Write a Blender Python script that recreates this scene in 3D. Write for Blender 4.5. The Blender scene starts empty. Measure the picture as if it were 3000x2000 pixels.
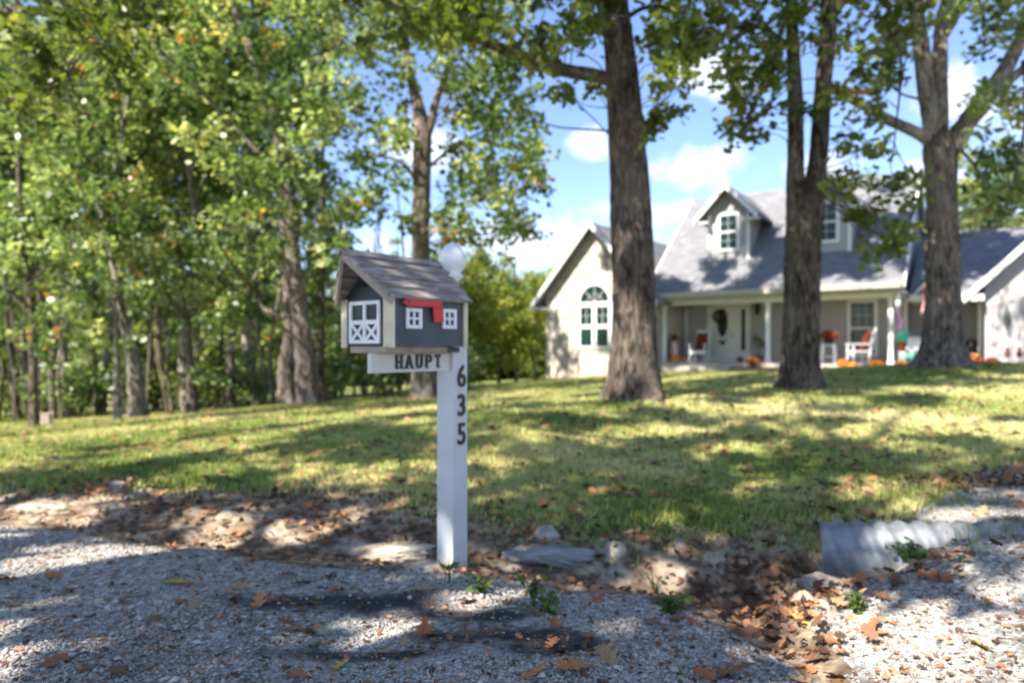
import bpy, math, random
import numpy as np
R = math.radians
random.seed(7)
rng = np.random.default_rng(7)
sc = bpy.context.scene
COL = sc.collection

# ------------------------------------------------------------------ camera, sky, sun, exposure
EYE = 0.95
cam_d = bpy.data.cameras.new('camera'); cam = bpy.data.objects.new('camera', cam_d); COL.objects.link(cam)
cam.location = (0, 0, EYE); cam.rotation_euler = (R(90), 0, 0)
cam_d.sensor_width = 36; cam_d.lens = 24; cam_d.shift_y = 19 / 3000
cam_d.clip_start = 0.05; cam_d.clip_end = 2000
cam_d.dof.use_dof = True; cam_d.dof.focus_distance = 1.5; cam_d.dof.aperture_fstop = 2.3
cam_d.dof.aperture_blades = 0
sc.camera = cam

SUN_EL, SUN_AZ = R(47), math.atan2(-0.72, -0.69)      # azimuth as atan2(x, y) of the direction towards the sun
SUN = (math.cos(SUN_EL) * math.sin(SUN_AZ), math.cos(SUN_EL) * math.cos(SUN_AZ), math.sin(SUN_EL))
sl = bpy.data.lights.new('sun', 'SUN'); sl.energy = 5.0; sl.angle = R(0.55); sl.color = (1.0, 0.93, 0.82)
so = bpy.data.objects.new('sun', sl); COL.objects.link(so)
so.rotation_euler = (math.pi / 2 - SUN_EL, 0, math.pi - SUN_AZ)
so.location = (-20, -20, 30)

world = bpy.data.worlds.new('World'); sc.world = world; world.use_nodes = True
W = world.node_tree; W.nodes.clear()
def wn(t, **k):
    n = W.nodes.new(t)
    for a, b in k.items(): setattr(n, a, b)
    return n
sky = wn('ShaderNodeTexSky', sky_type='NISHITA', sun_disc=False)
sky.sun_elevation = SUN_EL; sky.sun_rotation = SUN_AZ
sky.air_density = 1.0; sky.dust_density = 0.3; sky.ozone_density = 3.6
bg = wn('ShaderNodeBackground'); bg.inputs[1].default_value = 0.108
out = wn('ShaderNodeOutputWorld')
tc = wn('ShaderNodeTexCoord')
sep = wn('ShaderNodeSeparateXYZ'); W.links.new(tc.outputs['Generated'], sep.inputs[0])
def wm(op, a, b=None, c=None, clamp=False):
    n = wn('ShaderNodeMath', operation=op); n.use_clamp = clamp
    for i, v in enumerate((a, b, c)):
        if v is None: continue
        if isinstance(v, (int, float)): n.inputs[i].default_value = v
        else: W.links.new(v, n.inputs[i])
    return n.outputs[0]
# clouds: a sheet of cumulus, looked up by direction
zc = wm('MAXIMUM', sep.outputs[2], 0.02)
zz = wm('ADD', zc, 0.16)
px = wm('DIVIDE', sep.outputs[0], zz); py = wm('DIVIDE', sep.outputs[1], zz)
comb = wn('ShaderNodeCombineXYZ'); W.links.new(px, comb.inputs[0]); W.links.new(py, comb.inputs[1])
noi = wn('ShaderNodeTexNoise'); noi.inputs['Scale'].default_value = 1.35; noi.inputs['Detail'].default_value = 7; noi.inputs['Roughness'].default_value = 0.52
W.links.new(comb.outputs[0], noi.inputs['Vector'])
dens = wm('SUBTRACT', noi.outputs[0], 0.67)
cover = wm('MULTIPLY', dens, 7.0, clamp=True)
# particular clouds: direction slots (azimuth tangent, elevation tangent, half width, half height, strength)
ny = wm('MAXIMUM', sep.outputs[1], 0.05)
ax = wm('DIVIDE', sep.outputs[0], ny); az = wm('DIVIDE', sep.outputs[2], ny)
comb2 = wn('ShaderNodeCombineXYZ'); W.links.new(ax, comb2.inputs[0]); W.links.new(az, comb2.inputs[1])
noi2 = wn('ShaderNodeTexNoise'); noi2.inputs['Scale'].default_value = 11; noi2.inputs['Detail'].default_value = 8; noi2.inputs['Roughness'].default_value = .62
W.links.new(comb2.outputs[0], noi2.inputs['Vector'])
wob = wm('MULTIPLY', wm('SUBTRACT', noi2.outputs[0], 0.5), 4.2)
for cx, cz, hw, hh in [(0.26, 0.265, 0.07, 0.03), (0.11, 0.30, 0.03, 0.02), (0.30, 0.40, 0.07, 0.03), (0.0, 0.16, 0.14, 0.035),
                       (0.22, 0.20, 0.08, 0.018), (0.62, 0.24, 0.07, 0.035), (0.47, 0.25, 0.06, 0.04), (0.66, 0.36, 0.08, 0.05), (-0.12, 0.29, 0.06, 0.03), (0.75, 0.16, 0.2, 0.05)]:
    dx = wm('DIVIDE', wm('SUBTRACT', ax, cx), hw); dz = wm('DIVIDE', wm('SUBTRACT', az, cz), hh)
    r = wm('SQRT', wm('ADD', wm('MULTIPLY', dx, dx), wm('MULTIPLY', dz, dz)))
    f = wm('MULTIPLY', wm('ADD', wm('SUBTRACT', 1.25, r), wob), 1.0, clamp=True)
    cover = wm('MAXIMUM', cover, f)
cover = wm('MULTIPLY', cover, 0.8)
mix = wn('ShaderNodeMix', data_type='RGBA')
W.links.new(cover, mix.inputs[0]); tint = wn('ShaderNodeMix', data_type='RGBA', blend_type='MULTIPLY'); tint.inputs[0].default_value = 1; W.links.new(sky.outputs[0], tint.inputs[6]); tint.inputs[7].default_value = (1.0, .95, 1.02, 1); W.links.new(tint.outputs[2], mix.inputs[6]); mix.inputs[7].default_value = (5.4, 5.5, 5.9, 1)
W.links.new(mix.outputs[2], bg.inputs[0]); W.links.new(bg.outputs[0], out.inputs[0])

sc.view_settings.view_transform = 'Standard'; sc.view_settings.look = 'None'
sc.view_settings.exposure = 1.45; sc.view_settings.gamma = 1
sc.render.engine = 'CYCLES'
cy = sc.cycles
cy.use_denoising = True
cy.max_bounces = 6; cy.diffuse_bounces = 3; cy.glossy_bounces = 2; cy.transmission_bounces = 4; cy.transparent_max_bounces = 6
cy.caustics_reflective = False; cy.caustics_refractive = False
cy.sample_clamp_indirect = 6

# ------------------------------------------------------------------ helpers
def at(x, y, Y):                 # a point of the photo (3000 x 2000) at depth Y
    return np.array([(x - 1500) / 2000 * Y, Y, EYE - (y - 1019) / 2000 * Y])

def tag(o, label=None, cat=None, group=None, kind=None):
    if label: o['label'] = label
    if cat: o['category'] = cat
    if group: o['group'] = group
    if kind: o['kind'] = kind
    return o

def empty(name, loc=(0, 0, 0), rz=0):
    o = bpy.data.objects.new(name, None); COL.objects.link(o)
    o.location = loc; o.rotation_euler = (0, 0, rz); o.empty_display_size = 0.2
    return o

def link(name, me, mats, parent=None, smooth=False):
    o = bpy.data.objects.new(name, me); COL.objects.link(o)
    if not isinstance(mats, (list, tuple)): mats = [mats]
    for m in mats: me.materials.append(m)
    if parent is not None: o.parent = parent
    if smooth: me.polygons.foreach_set('use_smooth', [True] * len(me.polygons))
    return o

def mesh_np(name, verts, faces, attr=None):
    """verts (N,3); faces (M,k) same k; attr per vertex float 'rnd'"""
    verts = np.asarray(verts, np.float32); faces = np.asarray(faces, np.int32)
    me = bpy.data.meshes.new(name)
    k = faces.shape[1]; M = len(faces)
    me.vertices.add(len(verts)); me.vertices.foreach_set('co', verts.ravel())
    me.loops.add(M * k); me.loops.foreach_set('vertex_index', faces.ravel())
    me.polygons.add(M); me.polygons.foreach_set('loop_start', np.arange(0, M * k, k, dtype=np.int32))
    if attr is not None:
        a = me.attributes.new('rnd', 'FLOAT', 'POINT'); a.data.foreach_set('value', np.asarray(attr, np.float32))
    me.update(calc_edges=True)
    return me

class MB:
    def __init__(s): s.v = []; s.f = []; s.m = []
    def add(s, vs, fs, mi=0):
        b = len(s.v); s.v += [tuple(map(float, p)) for p in vs]; s.f += [tuple(b + i for i in f) for f in fs]; s.m += [mi] * len(fs)
    def box(s, x0, x1, y0, y1, z0, z1, mi=0):
        s.add([(x0, y0, z0), (x1, y0, z0), (x1, y1, z0), (x0, y1, z0), (x0, y0, z1), (x1, y0, z1), (x1, y1, z1), (x0, y1, z1)],
              [(0, 3, 2, 1), (4, 5, 6, 7), (0, 1, 5, 4), (1, 2, 6, 5), (2, 3, 7, 6), (3, 0, 4, 7)], mi)
    def bar(s, a, b, w, h, mi=0, up=(0, 0, 1)):
        a = np.array(a, float); b = np.array(b, float); d = b - a; d /= np.linalg.norm(d)
        u = np.array(up, float)
        if abs(d @ u) > .98: u = np.array((0, 1., 0))
        sd = np.cross(d, u); sd /= np.linalg.norm(sd); u = np.cross(sd, d)
        vs = []
        for p in (a, b):
            for i, j in ((-1, -1), (1, -1), (1, 1), (-1, 1)): vs.append(p + sd * i * w / 2 + u * j * h / 2)
        s.add(vs, [(0, 3, 2, 1), (4, 5, 6, 7), (0, 1, 5, 4), (1, 2, 6, 5), (2, 3, 7, 6), (3, 0, 4, 7)], mi)
    def prism(s, pts, d, mi=0):
        """polygon pts (3d) pushed by the vector d"""
        n = len(pts); d = np.array(d, float); pts = [np.array(p, float) for p in pts]
        vs = pts + [p + d for p in pts]
        s.add(vs, [tuple(range(n - 1, -1, -1)), tuple(range(n, 2 * n))] + [(i, (i + 1) % n, n + (i + 1) % n, n + i) for i in range(n)], mi)
    def tube(s, pts, rad, n=10, mi=0, cap=True, jit=0.0, flare=None, rg=None):
        pts = [np.array(p, float) for p in pts]
        rg = rg or rng
        rings = []; 
        ref = np.array((0.31, 0.12, 0.94))
        for i, p in enumerate(pts):
            d = pts[min(i + 1, len(pts) - 1)] - pts[max(i - 1, 0)]; d /= np.linalg.norm(d)
            if abs(d[2]) > .8: u = np.array((1., 0, 0))
            else: u = np.array((0, 0, 1.))
            if i == 0: U = u
            sd = np.cross(d, U); sd /= np.linalg.norm(sd); uu = np.cross(sd, d); U = uu
            r = rad[i]
            ring = []
            for k in range(n):
                t = 2 * math.pi * k / n
                rr = r * (1 + jit * (rg.random() - .5))
                if flare is not None: rr *= flare(i, t)
                ring.append(p + (sd * math.cos(t) + uu * math.sin(t)) * rr)
            rings.append(ring)
        vs = [q for r_ in rings for q in r_]
        fs = []
        for i in range(len(rings) - 1):
            for k in range(n):
                a = i * n + k; b = i * n + (k + 1) % n
                fs.append((a, b, b + n, a + n))
        if cap:
            fs.append(tuple(range(n - 1, -1, -1))); L = (len(rings) - 1) * n; fs.append(tuple(range(L, L + n)))
        s.add(vs, fs, mi)
    def lathe(s, prof, n=16, c=(0, 0, 0), mi=0, squash=None):
        """prof: list of (r, z)"""
        vs = []; 
        for r, z in prof:
            for k in range(n):
                t = 2 * math.pi * k / n
                q = 1 if squash is None else squash(t)
                vs.append((c[0] + r * q * math.cos(t), c[1] + r * q * math.sin(t), c[2] + z))
        fs = []
        for i in range(len(prof) - 1):
            for k in range(n):
                a = i * n + k; b = i * n + (k + 1) % n
                fs.append((a, b, b + n, a + n))
        fs.append(tuple(range(n - 1, -1, -1))); L = (len(prof) - 1) * n; fs.append(tuple(range(L, L + n)))
        s.add(vs, fs, mi)
    def build(s, name, mats, parent=None, smooth=False, bevel=0):
        me = bpy.data.meshes.new(name); me.from_pydata(s.v, [], s.f); me.update()
        me.polygons.foreach_set('material_index', s.m)
        o = link(name, me, mats, parent, smooth)
        if bevel:
            b = o.modifiers.new('bevel', 'BEVEL'); b.width = bevel; b.segments = 2; b.limit_method = 'ANGLE'
        return o

def catmull(pts, rad, sub=4):
    pts = [np.array(p, float) for p in pts]; P = [2 * pts[0] - pts[1]] + pts + [2 * pts[-1] - pts[-2]]
    op, orr = [], []
    for i in range(len(pts) - 1):
        for j in range(sub):
            t = j / sub; a, b, c, d = P[i], P[i + 1], P[i + 2], P[i + 3]
            op.append(0.5 * (2 * b + (c - a) * t + (2 * a - 5 * b + 4 * c - d) * t * t + (3 * b - a - 3 * c + d) * t ** 3))
            orr.append(rad[i] * (1 - t) + rad[i + 1] * t)
    op.append(pts[-1]); orr.append(rad[-1])
    return op, orr

# ------------------------------------------------------------------ materials
def mat(name, base=(.5, .5, .5), rough=.7, spec=.4, metal=0):
    m = bpy.data.materials.new(name); m.use_nodes = True
    b = m.node_tree.nodes['Principled BSDF']
    b.inputs['Base Color'].default_value = (*base, 1); b.inputs['Roughness'].default_value = rough
    b.inputs['Specular IOR Level'].default_value = spec; b.inputs['Metallic'].default_value = metal
    return m
class N:
    def __init__(s, m): s.t = m.node_tree; s.b = s.t.nodes['Principled BSDF']
    def n(s, t, **k):
        q = s.t.nodes.new(t)
        for a, b in k.items(): setattr(q, a, b)
        return q
    def l(s, a, b): s.t.links.new(a, b)
    def coord(s, scale=(1, 1, 1), kind='Object'):
        c = s.n('ShaderNodeTexCoord'); mp = s.n('ShaderNodeMapping'); mp.inputs['Scale'].default_value = scale
        s.l(c.outputs[kind], mp.inputs[0]); return mp.outputs[0]
    def noise(s, vec, scale=5, detail=4, rough=.55, dist=0):
        q = s.n('ShaderNodeTexNoise'); q.inputs['Scale'].default_value = scale; q.inputs['Detail'].default_value = detail
        q.inputs['Roughness'].default_value = rough; q.inputs['Distortion'].default_value = dist
        if vec is not None: s.l(vec, q.inputs['Vector'])
        return q.outputs[0]
    def ramp(s, fac, stops, interp='LINEAR'):
        q = s.n('ShaderNodeValToRGB'); q.color_ramp.interpolation = interp
        e = q.color_ramp.elements
        while len(e) < len(stops): e.new(.5)
        for i, (p, c) in enumerate(stops): e[i].position = p; e[i].color = (*c, 1)
        s.l(fac, q.inputs[0]); return q.outputs[0]
    def mix(s, fac, a, b, mode='MIX'):
        q = s.n('ShaderNodeMix', data_type='RGBA', blend_type=mode)
        if isinstance(fac, (int, float)): q.inputs[0].default_value = fac
        else: s.l(fac, q.inputs[0])
        for i, v in ((6, a), (7, b)):
            if isinstance(v, tuple): q.inputs[i].default_value = (*v, 1)
            else: s.l(v, q.inputs[i])
        return q.outputs[2]
    def bump(s, h, strength=.5, dist=.02):
        q = s.n('ShaderNodeBump'); q.inputs['Strength'].default_value = strength; q.inputs['Distance'].default_value = dist
        s.l(h, q.inputs['Height']); s.l(q.outputs[0], s.b.inputs['Normal']); return q
    def math(s, op, a, b=0, clamp=False):
        q = s.n('ShaderNodeMath', operation=op); q.use_clamp = clamp
        for i, v in enumerate((a, b)):
            if isinstance(v, (int, float)): q.inputs[i].default_value = v
            else: s.l(v, q.inputs[i])
        return q.outputs[0]
    def color(s, c): s.l(c, s.b.inputs['Base Color'])

def painted(name, base, var=.08, rough=.55, scale=8, bump=.15):
    m = mat(name, base, rough); q = N(m); v = q.coord()
    f = q.noise(v, scale, 6)
    d = tuple(c * (1 - var * 2.2) for c in base); h = tuple(min(1, c * (1 + var)) for c in base)
    q.color(q.ramp(f, [(.3, d), (.62, h)]))
    q.bump(q.noise(v, scale * 6, 5), bump, .004)
    return m

def leaf_mat(name, stops, trans=.45, rough=.38, spec=.5):
    m = mat(name, (.1, .15, .03), rough, spec); q = N(m)
    a = q.n('ShaderNodeAttribute', attribute_name='rnd')
    c = q.ramp(a.outputs['Fac'], stops)
    q.color(c)
    tr = q.n('ShaderNodeBsdfTranslucent')
    tcol = q.mix(1.0, c, (1.6, 1.6, .8), 'MULTIPLY')
    q.l(tcol, tr.inputs[0])
    mx = q.n('ShaderNodeMixShader'); mx.inputs[0].default_value = trans
    q.l(q.b.outputs[0], mx.inputs[1]); q.l(tr.outputs[0], mx.inputs[2])
    q.l(mx.outputs[0], q.t.nodes['Material Output'].inputs[0])
    return m

G1, G2, G3, G4 = (.05, .09, .035), (.165, .235, .085), (.34, .41, .19), (.55, .57, .32)
ORANGE = (.42, .15, .05)
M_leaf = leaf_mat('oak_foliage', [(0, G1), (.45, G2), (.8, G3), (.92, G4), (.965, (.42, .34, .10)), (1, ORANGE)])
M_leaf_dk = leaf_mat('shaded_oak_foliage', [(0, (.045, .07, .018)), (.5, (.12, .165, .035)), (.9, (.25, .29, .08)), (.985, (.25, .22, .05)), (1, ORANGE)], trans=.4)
M_leaf_yel = leaf_mat('yellow_green_foliage', [(0, (.12, .18, .03)), (.5, (.28, .32, .06)), (.9, (.42, .40, .09)), (1, (.5, .38, .08))])
M_weed = leaf_mat('weed_leaf', [(0, (.06, .11, .03)), (1, (.17, .23, .07))])

def bark_mat(name, lo, hi, moss=0.0):
    m = mat(name, lo, .9, .2); q = N(m)
    v = q.coord((7, 7, 1.3)); v2 = q.coord((1.2, 1.2, .8))
    f = q.noise(v, 3.2, 8, .68, 1.2); g = q.noise(v2, 2.5, 4)
    c = q.ramp(f, [(.38, tuple(x * .22 for x in lo)), (.49, lo), (.6, hi)])
    c = q.mix(q.math('MULTIPLY', q.math('SUBTRACT', g, .45, True), 2.2, True), c, tuple(x * 1.25 for x in hi), 'MIX')
    if moss: c = q.mix(q.math('MULTIPLY', q.math('SUBTRACT', q.noise(v2, 4, 5), .5, True), 5 * moss, True), c, (.16, .19, .07))
    q.color(c); q.bump(f, 1.0, .09)
    return m
M_bark = bark_mat('oak_bark', (.15, .12, .10), (.37, .31, .265))
M_bark_dark = bark_mat('mossy_dark_bark', (.088, .068, .055), (.27, .215, .175), moss=.15)
M_bark_pale = bark_mat('pale_bark', (.25, .21, .175), (.52, .46, .39))

def ground_coord(q, sc_=(1, 1, 1)): return q.coord(sc_, 'Object')

M_gravel = mat('pale_gravel', (.4, .39, .38), .9, .2); q = N(M_gravel)
v = q.coord()
vo = q.n('ShaderNodeTexVoronoi'); vo.inputs['Scale'].default_value = 62; q.l(v, vo.inputs['Vector'])
vo2 = q.n('ShaderNodeTexVoronoi'); vo2.inputs['Scale'].default_value = 150; q.l(v, vo2.inputs['Vector'])
sp = q.n('ShaderNodeSeparateColor'); q.l(vo.outputs['Color'], sp.inputs[0])
c = q.ramp(sp.outputs[0], [(0, (.21, .19, .17)), (.4, (.37, .34, .31)), (.8, (.53, .50, .46)), (1, (.72, .68, .63))])
c = q.mix(q.math('MULTIPLY', q.math('SUBTRACT', q.noise(v, 1.5, 6), .5, True), 4, True), c, (.30, .26, .22), 'MULTIPLY')
# smoother dark patches: asphalt dust plus painted-in shade, as in front of the post
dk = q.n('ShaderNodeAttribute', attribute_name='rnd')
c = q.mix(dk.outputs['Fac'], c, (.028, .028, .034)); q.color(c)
q.bump(q.math('ADD', vo.outputs['Distance'], q.math('MULTIPLY', vo2.outputs['Distance'], .4)), .9, .012)

M_dirt = mat('bare_soil', (.25, .18, .12), .95, .1); q = N(M_dirt); v = q.coord()
f = q.noise(v, 7, 8, .65)
q.color(q.ramp(f, [(.3, (.07, .05, .034)), (.46, (.20, .145, .10)), (.57, (.42, .33, .24)), (.72, (.64, .56, .44))]))
q.bump(f, .8, .05)

M_lawn = mat('lawn_soil', (.12, .16, .05), .95, .1); q = N(M_lawn); v = q.coord()
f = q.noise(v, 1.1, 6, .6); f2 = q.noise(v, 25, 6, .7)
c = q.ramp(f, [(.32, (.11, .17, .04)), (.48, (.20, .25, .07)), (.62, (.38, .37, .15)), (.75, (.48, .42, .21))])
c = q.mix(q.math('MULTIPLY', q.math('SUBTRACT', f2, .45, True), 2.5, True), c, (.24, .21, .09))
q.color(c); q.bump(f2, .8, .04)

M_grass = leaf_mat('grass_blade', [(0, (.12, .18, .04)), (.35, (.25, .31, .085)), (.65, (.47, .46, .19)), (1, (.68, .60, .34))], trans=.3, rough=.5, spec=.3)
M_rock = mat('limestone', (.4, .36, .3), .9, .2); q = N(M_rock); v = q.coord(); f = q.noise(v, 6, 8, .6)
q.color(q.ramp(f, [(.34, (.12, .095, .07)), (.46, (.33, .28, .22)), (.62, (.56, .50, .40))])); q.bump(f, 1.0, .06)
M_stone = mat('gravel_stone', (.5, .5, .5), .85, .25); q = N(M_stone)
a = q.n('ShaderNodeAttribute', attribute_name='rnd')
q.color(q.ramp(a.outputs['Fac'], [(0, (.22, .195, .17)), (.3, (.36, .33, .295)), (.7, (.47, .435, .39)), (.93, (.60, .565, .52)), (1, (.40, .29, .20))]))

def dead_leaf_mat(name, a_, b_):
    m = mat(name, a_, .65, .3); q = N(m); v = q.coord((1, 1, 1)); f = q.noise(v, 30, 5)
    q.color(q.ramp(f, [(.35, tuple(x * .55 for x in a_)), (.5, a_), (.65, b_)])); q.bump(f, .5, .004)
    return m
M_dl = [dead_leaf_mat('brown_dead_leaf', (.20, .10, .05), (.33, .18, .09)), dead_leaf_mat('rust_dead_leaf', (.36, .12, .055), (.46, .2, .09)),
        dead_leaf_mat('tan_dead_leaf', (.36, .22, .12), (.50, .33, .2)), dead_leaf_mat('yellow_dead_leaf', (.50, .33, .06), (.6, .42, .1)),
        dead_leaf_mat('orange_dead_leaf', (.50, .2, .07), (.58, .28, .12))]
M_litter = mat('leaf_litter', (.3, .15, .08), .7, .3); q = N(M_litter)
a = q.n('ShaderNodeAttribute', attribute_name='rnd')
q.color(q.ramp(a.outputs['Fac'], [(0, (.045, .028, .018)), (.3, (.13, .065, .035)), (.6, (.25, .125, .065)), (.85, (.38, .23, .13)), (1, (.46, .16, .06))]))

M_white = painted('white_paint', (.78, .79, .80), .05)
M_postwhite = painted('post_white_paint', (.58, .60, .60), .05, .5, 5, .1)
q = N(M_postwhite); cc_ = q.b.inputs['Base Color'].links[0].from_socket
gc = q.n('ShaderNodeTexCoord'); s3 = q.n('ShaderNodeSeparateXYZ'); q.l(gc.outputs['Object'], s3.inputs[0])
hh = q.math('ADD', s3.outputs[2], q.math('MULTIPLY', q.noise(q.coord((30, 30, 6)), 1, 5), .16))
q.color(q.mix(q.math('MULTIPLY', q.math('SUBTRACT', .17, hh, True), 9, True), cc_, (.33, .28, .22)))
M_cream = painted('cream_paint', (.62, .56, .40), .08, .5, 12)
M_slate = painted('slate_grey_paint', (.070, .082, .094), .12, .6, 7, .5)
M_navy = painted('dark_navy_paint', (.022, .03, .042), .06, .5, 10)
M_red = painted('red_plastic', (.55, .012, .02), .04, .35, 6, .05)
M_black = painted('black_metal', (.02, .02, .022), .05, .4)
M_letter = painted('dark_bronze', (.035, .03, .026), .05, .5)
M_shingle = mat('weathered_wood_shingle', (.3, .28, .27), .85, .2); q = N(M_shingle); v = q.coord((2.2, 14, 14)); f = q.noise(v, 5, 7, .6); g = q.noise(q.coord((1, 1, 1)), 14, 3)
c = q.ramp(f, [(.3, (.14, .115, .10)), (.52, (.31, .265, .24)), (.7, (.50, .46, .435))]); c = q.mix(q.math('MULTIPLY', q.math('SUBTRACT', g, .5, True), 3, True), c, (.22, .22, .24)); q.color(c); q.bump(f, .6, .004)
M_plank = painted('weathered_plank', (.34, .28, .23), .15, .8, 9, .4)

def siding(name, base):
    m = mat(name, base, .6, .3); q = N(m)
    c = q.n('ShaderNodeTexCoord'); s3 = q.n('ShaderNodeSeparateXYZ'); q.l(c.outputs['Object'], s3.inputs[0])
    fr = q.math('FRACT', q.math('MULTIPLY', s3.outputs[2], 1 / .115))
    d = q.math('MULTIPLY', q.math('SUBTRACT', q.noise(q.coord(), 1.3, 5), .5), .25)
    cc = q.mix(q.math('GREATER_THAN', fr, .88), base, tuple(x * .5 for x in base))
    cc = q.mix(q.math('ADD', .25, d), cc, tuple(x * .82 for x in base)); q.color(cc)
    q.bump(q.math('SUBTRACT', 1, fr), .8, .02)
    return m
M_siding = siding('grey_lap_siding', (.42, .405, .40))
M_soffit = painted('white_trim', (.72, .72, .70), .04)
M_roof = mat('asphalt_shingles', (.2, .2, .23), .9, .2); q = N(M_roof)
c = q.n('ShaderNodeTexCoord'); s3 = q.n('ShaderNodeSeparateXYZ'); q.l(c.outputs['Object'], s3.inputs[0])
cb = q.n('ShaderNodeCombineXYZ'); q.l(q.math('ADD', s3.outputs[0], q.math('MULTIPLY', s3.outputs[1], .21)), cb.inputs[0]); q.l(q.math('MULTIPLY', s3.outputs[2], 1.35), cb.inputs[1])
br = q.n('ShaderNodeTexBrick'); q.l(cb.outputs[0], br.inputs['Vector']); br.inputs['Scale'].default_value = 1
br.inputs['Brick Width'].default_value = .3; br.inputs['Row Height'].default_value = .14; br.inputs['Mortar Size'].default_value = .008
br.inputs['Color1'].default_value = (.155, .157, .17, 1); br.inputs['Color2'].default_value = (.24, .24, .25, 1); br.inputs['Mortar'].default_value = (.07, .07, .08, 1)
cc = q.mix(q.math('MULTIPLY', q.noise(q.coord(), 2, 6), .4), br.outputs[0], (.20, .20, .205)); q.color(cc); q.bump(br.outputs['Fac'], -.6, .02)

M_stonewall = mat('cream_fieldstone', (.5, .42, .3), .9, .2); q = N(M_stonewall)
v = q.coord((1, 1, 1.5)); vo = q.n('ShaderNodeTexVoronoi', feature='F1'); vo.inputs['Scale'].default_value = 3.6; q.l(v, vo.inputs['Vector'])
ve = q.n('ShaderNodeTexVoronoi', feature='DISTANCE_TO_EDGE'); ve.inputs['Scale'].default_value = 3.6; q.l(v, ve.inputs['Vector'])
s1 = q.n('ShaderNodeSeparateColor'); q.l(vo.outputs['Color'], s1.inputs[0])
c = q.ramp(s1.outputs[0], [(0, (.38, .33, .28)), (.4, (.58, .53, .46)), (.75, (.72, .68, .61)), (1, (.62, .60, .56))])
c = q.mix(q.math('LESS_THAN', ve.outputs['Distance'], .035), c, (.40, .37, .33)); c = q.mix(.35, c, q.ramp(q.noise(v, 9, 5), [(.3, (.4, .34, .26)), (.7, (.66, .6, .5))])); q.color(c)
q.bump(q.math('MINIMUM', ve.outputs['Distance'], .12), 1, .15)

M_glass = mat('window_glass', (.010, .030, .027), .1, .3)
M_galv = mat('galvanised_steel', (.36, .42, .5), .6, .4, .25); q = N(M_galv); f = q.noise(q.coord(), 12, 5)
c = q.ramp(f, [(.35, (.16, .17, .185)), (.6, (.27, .285, .305))]); c = q.mix(q.math('MULTIPLY', q.math('SUBTRACT', q.noise(q.coord(), 9, 5), .62, True), 3, True), c, (.30, .24, .15)); q.color(c)
M_concrete = painted('porch_concrete', (.55, .48, .42), .1, .85, 3)
M_brick = mat('brick_edging', (.42, .24, .17), .9, .2)
M_door = painted('white_door', (.70, .70, .66), .03, .4)
M_pump = painted('pumpkin_skin', (.70, .21, .02), .1, .45, 14)
M_stem = painted('dry_stem', (.22, .17, .08), .1)
M_terra = painted('terracotta', (.22, .075, .04), .08, .7)
M_cush = painted('rust_cushion', (.17, .03, .014), .08, .9)
M_teal = painted('teal_green', (.05, .45, .30), .04, .4)
M_pink = painted('pale_pink', (.70, .52, .50), .05, .6)
M_mum = [leaf_mat('red_mums', [(0, (.14, .01, .01)), (.6, (.32, .02, .015)), (.85, (.45, .15, .03)), (1, (.1, .16, .03))], trans=.15),
         leaf_mat('orange_mums', [(0, (.35, .05, .01)), (.6, (.62, .19, .02)), (.9, (.75, .4, .05)), (1, (.1, .16, .03))], trans=.15)]
M_wreath = leaf_mat('wreath_leaves', [(0, (.03, .035, .01)), (.8, (.09, .07, .03)), (1, (.2, .1, .04))], trans=.1)
M_purple = painted('purple_fabric', (.22, .12, .24), .05, .8)
M_flagblue = painted('flag_blue', (.03, .04, .18), .04, .8)
M_flagred = painted('flag_red', (.55, .03, .05), .04, .8)
M_flagwhite = painted('flag_white', (.8, .8, .8), .02, .8)

# ------------------------------------------------------------------ terrain
CP = np.array([(-4, 0, .02), (0, 0, 0), (4, 0, .02), (0, 2, 0), (-.27, 3.05, -.05), (-1.5, 3.3, -.03), (-3, 3.8, 0), (2.2, 2.2, .04), (3, 3.2, .16), (4, 5, .2), (2.0, 3.7, .06), (2.35, 3.0, .15), (1.5, 2.6, -.02), (1.65, 2.88, .03), (1.90, 2.82, .10), (2.3, 2.75, .15),
    (-3.45, 4.6, -.03), (-1.4, 4.6, -.02), (0, 4.4, -.02), (1.2, 4.1, -.02), (1.5, 8.3, .32), (4.0, 9.5, .38), (6.87, 11, .64), (9, 11.6, .66), (5.4, 11.0, .53), (8, 15, .5),
    (6.5, 20, .2), (12, 18, .38), (5.5, 22, .18), (3, 25, -.1), (1.3, 26.2, -.25), (-1, 22, -.35), (-1.95, 15, -.145), (-4.3, 14, -.21), (-8.8, 16, -.7), (-11.2, 15, -.82),
    (-4, 7, -.12), (-2, 7, .06), (0, 7, .2), (-1, 10, .1), (2, 6, .16), (4, 7, .27), (-15, 30, -1.6), (0, 40, -1.1), (15, 40, .1), (30, 20, .5), (-30, 20, -1.7), (-20, 5, -.6), (25, 8, .5),
    (0, -20, 0), (20, -10, .1), (-20, -10, -.1), (0, 80, -2), (70, 70, 0), (-70, 70, -3), (70, -60, 0), (-70, -60, -1), (14, 24, .2), (10, 26, .1)], float)
def _k(d2): return np.sqrt(d2 + .35)
_A = _k(((CP[:, None, :2] - CP[None, :, :2]) ** 2).sum(2)); _n = len(CP)
_AA = np.zeros((_n + 3, _n + 3)); _AA[:_n, :_n] = _A; _AA[:_n, _n] = 1; _AA[:_n, _n + 1:] = CP[:, :2]; _AA[_n, :_n] = 1; _AA[_n + 1:, :_n] = CP[:, :2].T
_w = np.linalg.solve(_AA, np.r_[CP[:, 2], 0, 0, 0])
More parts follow.
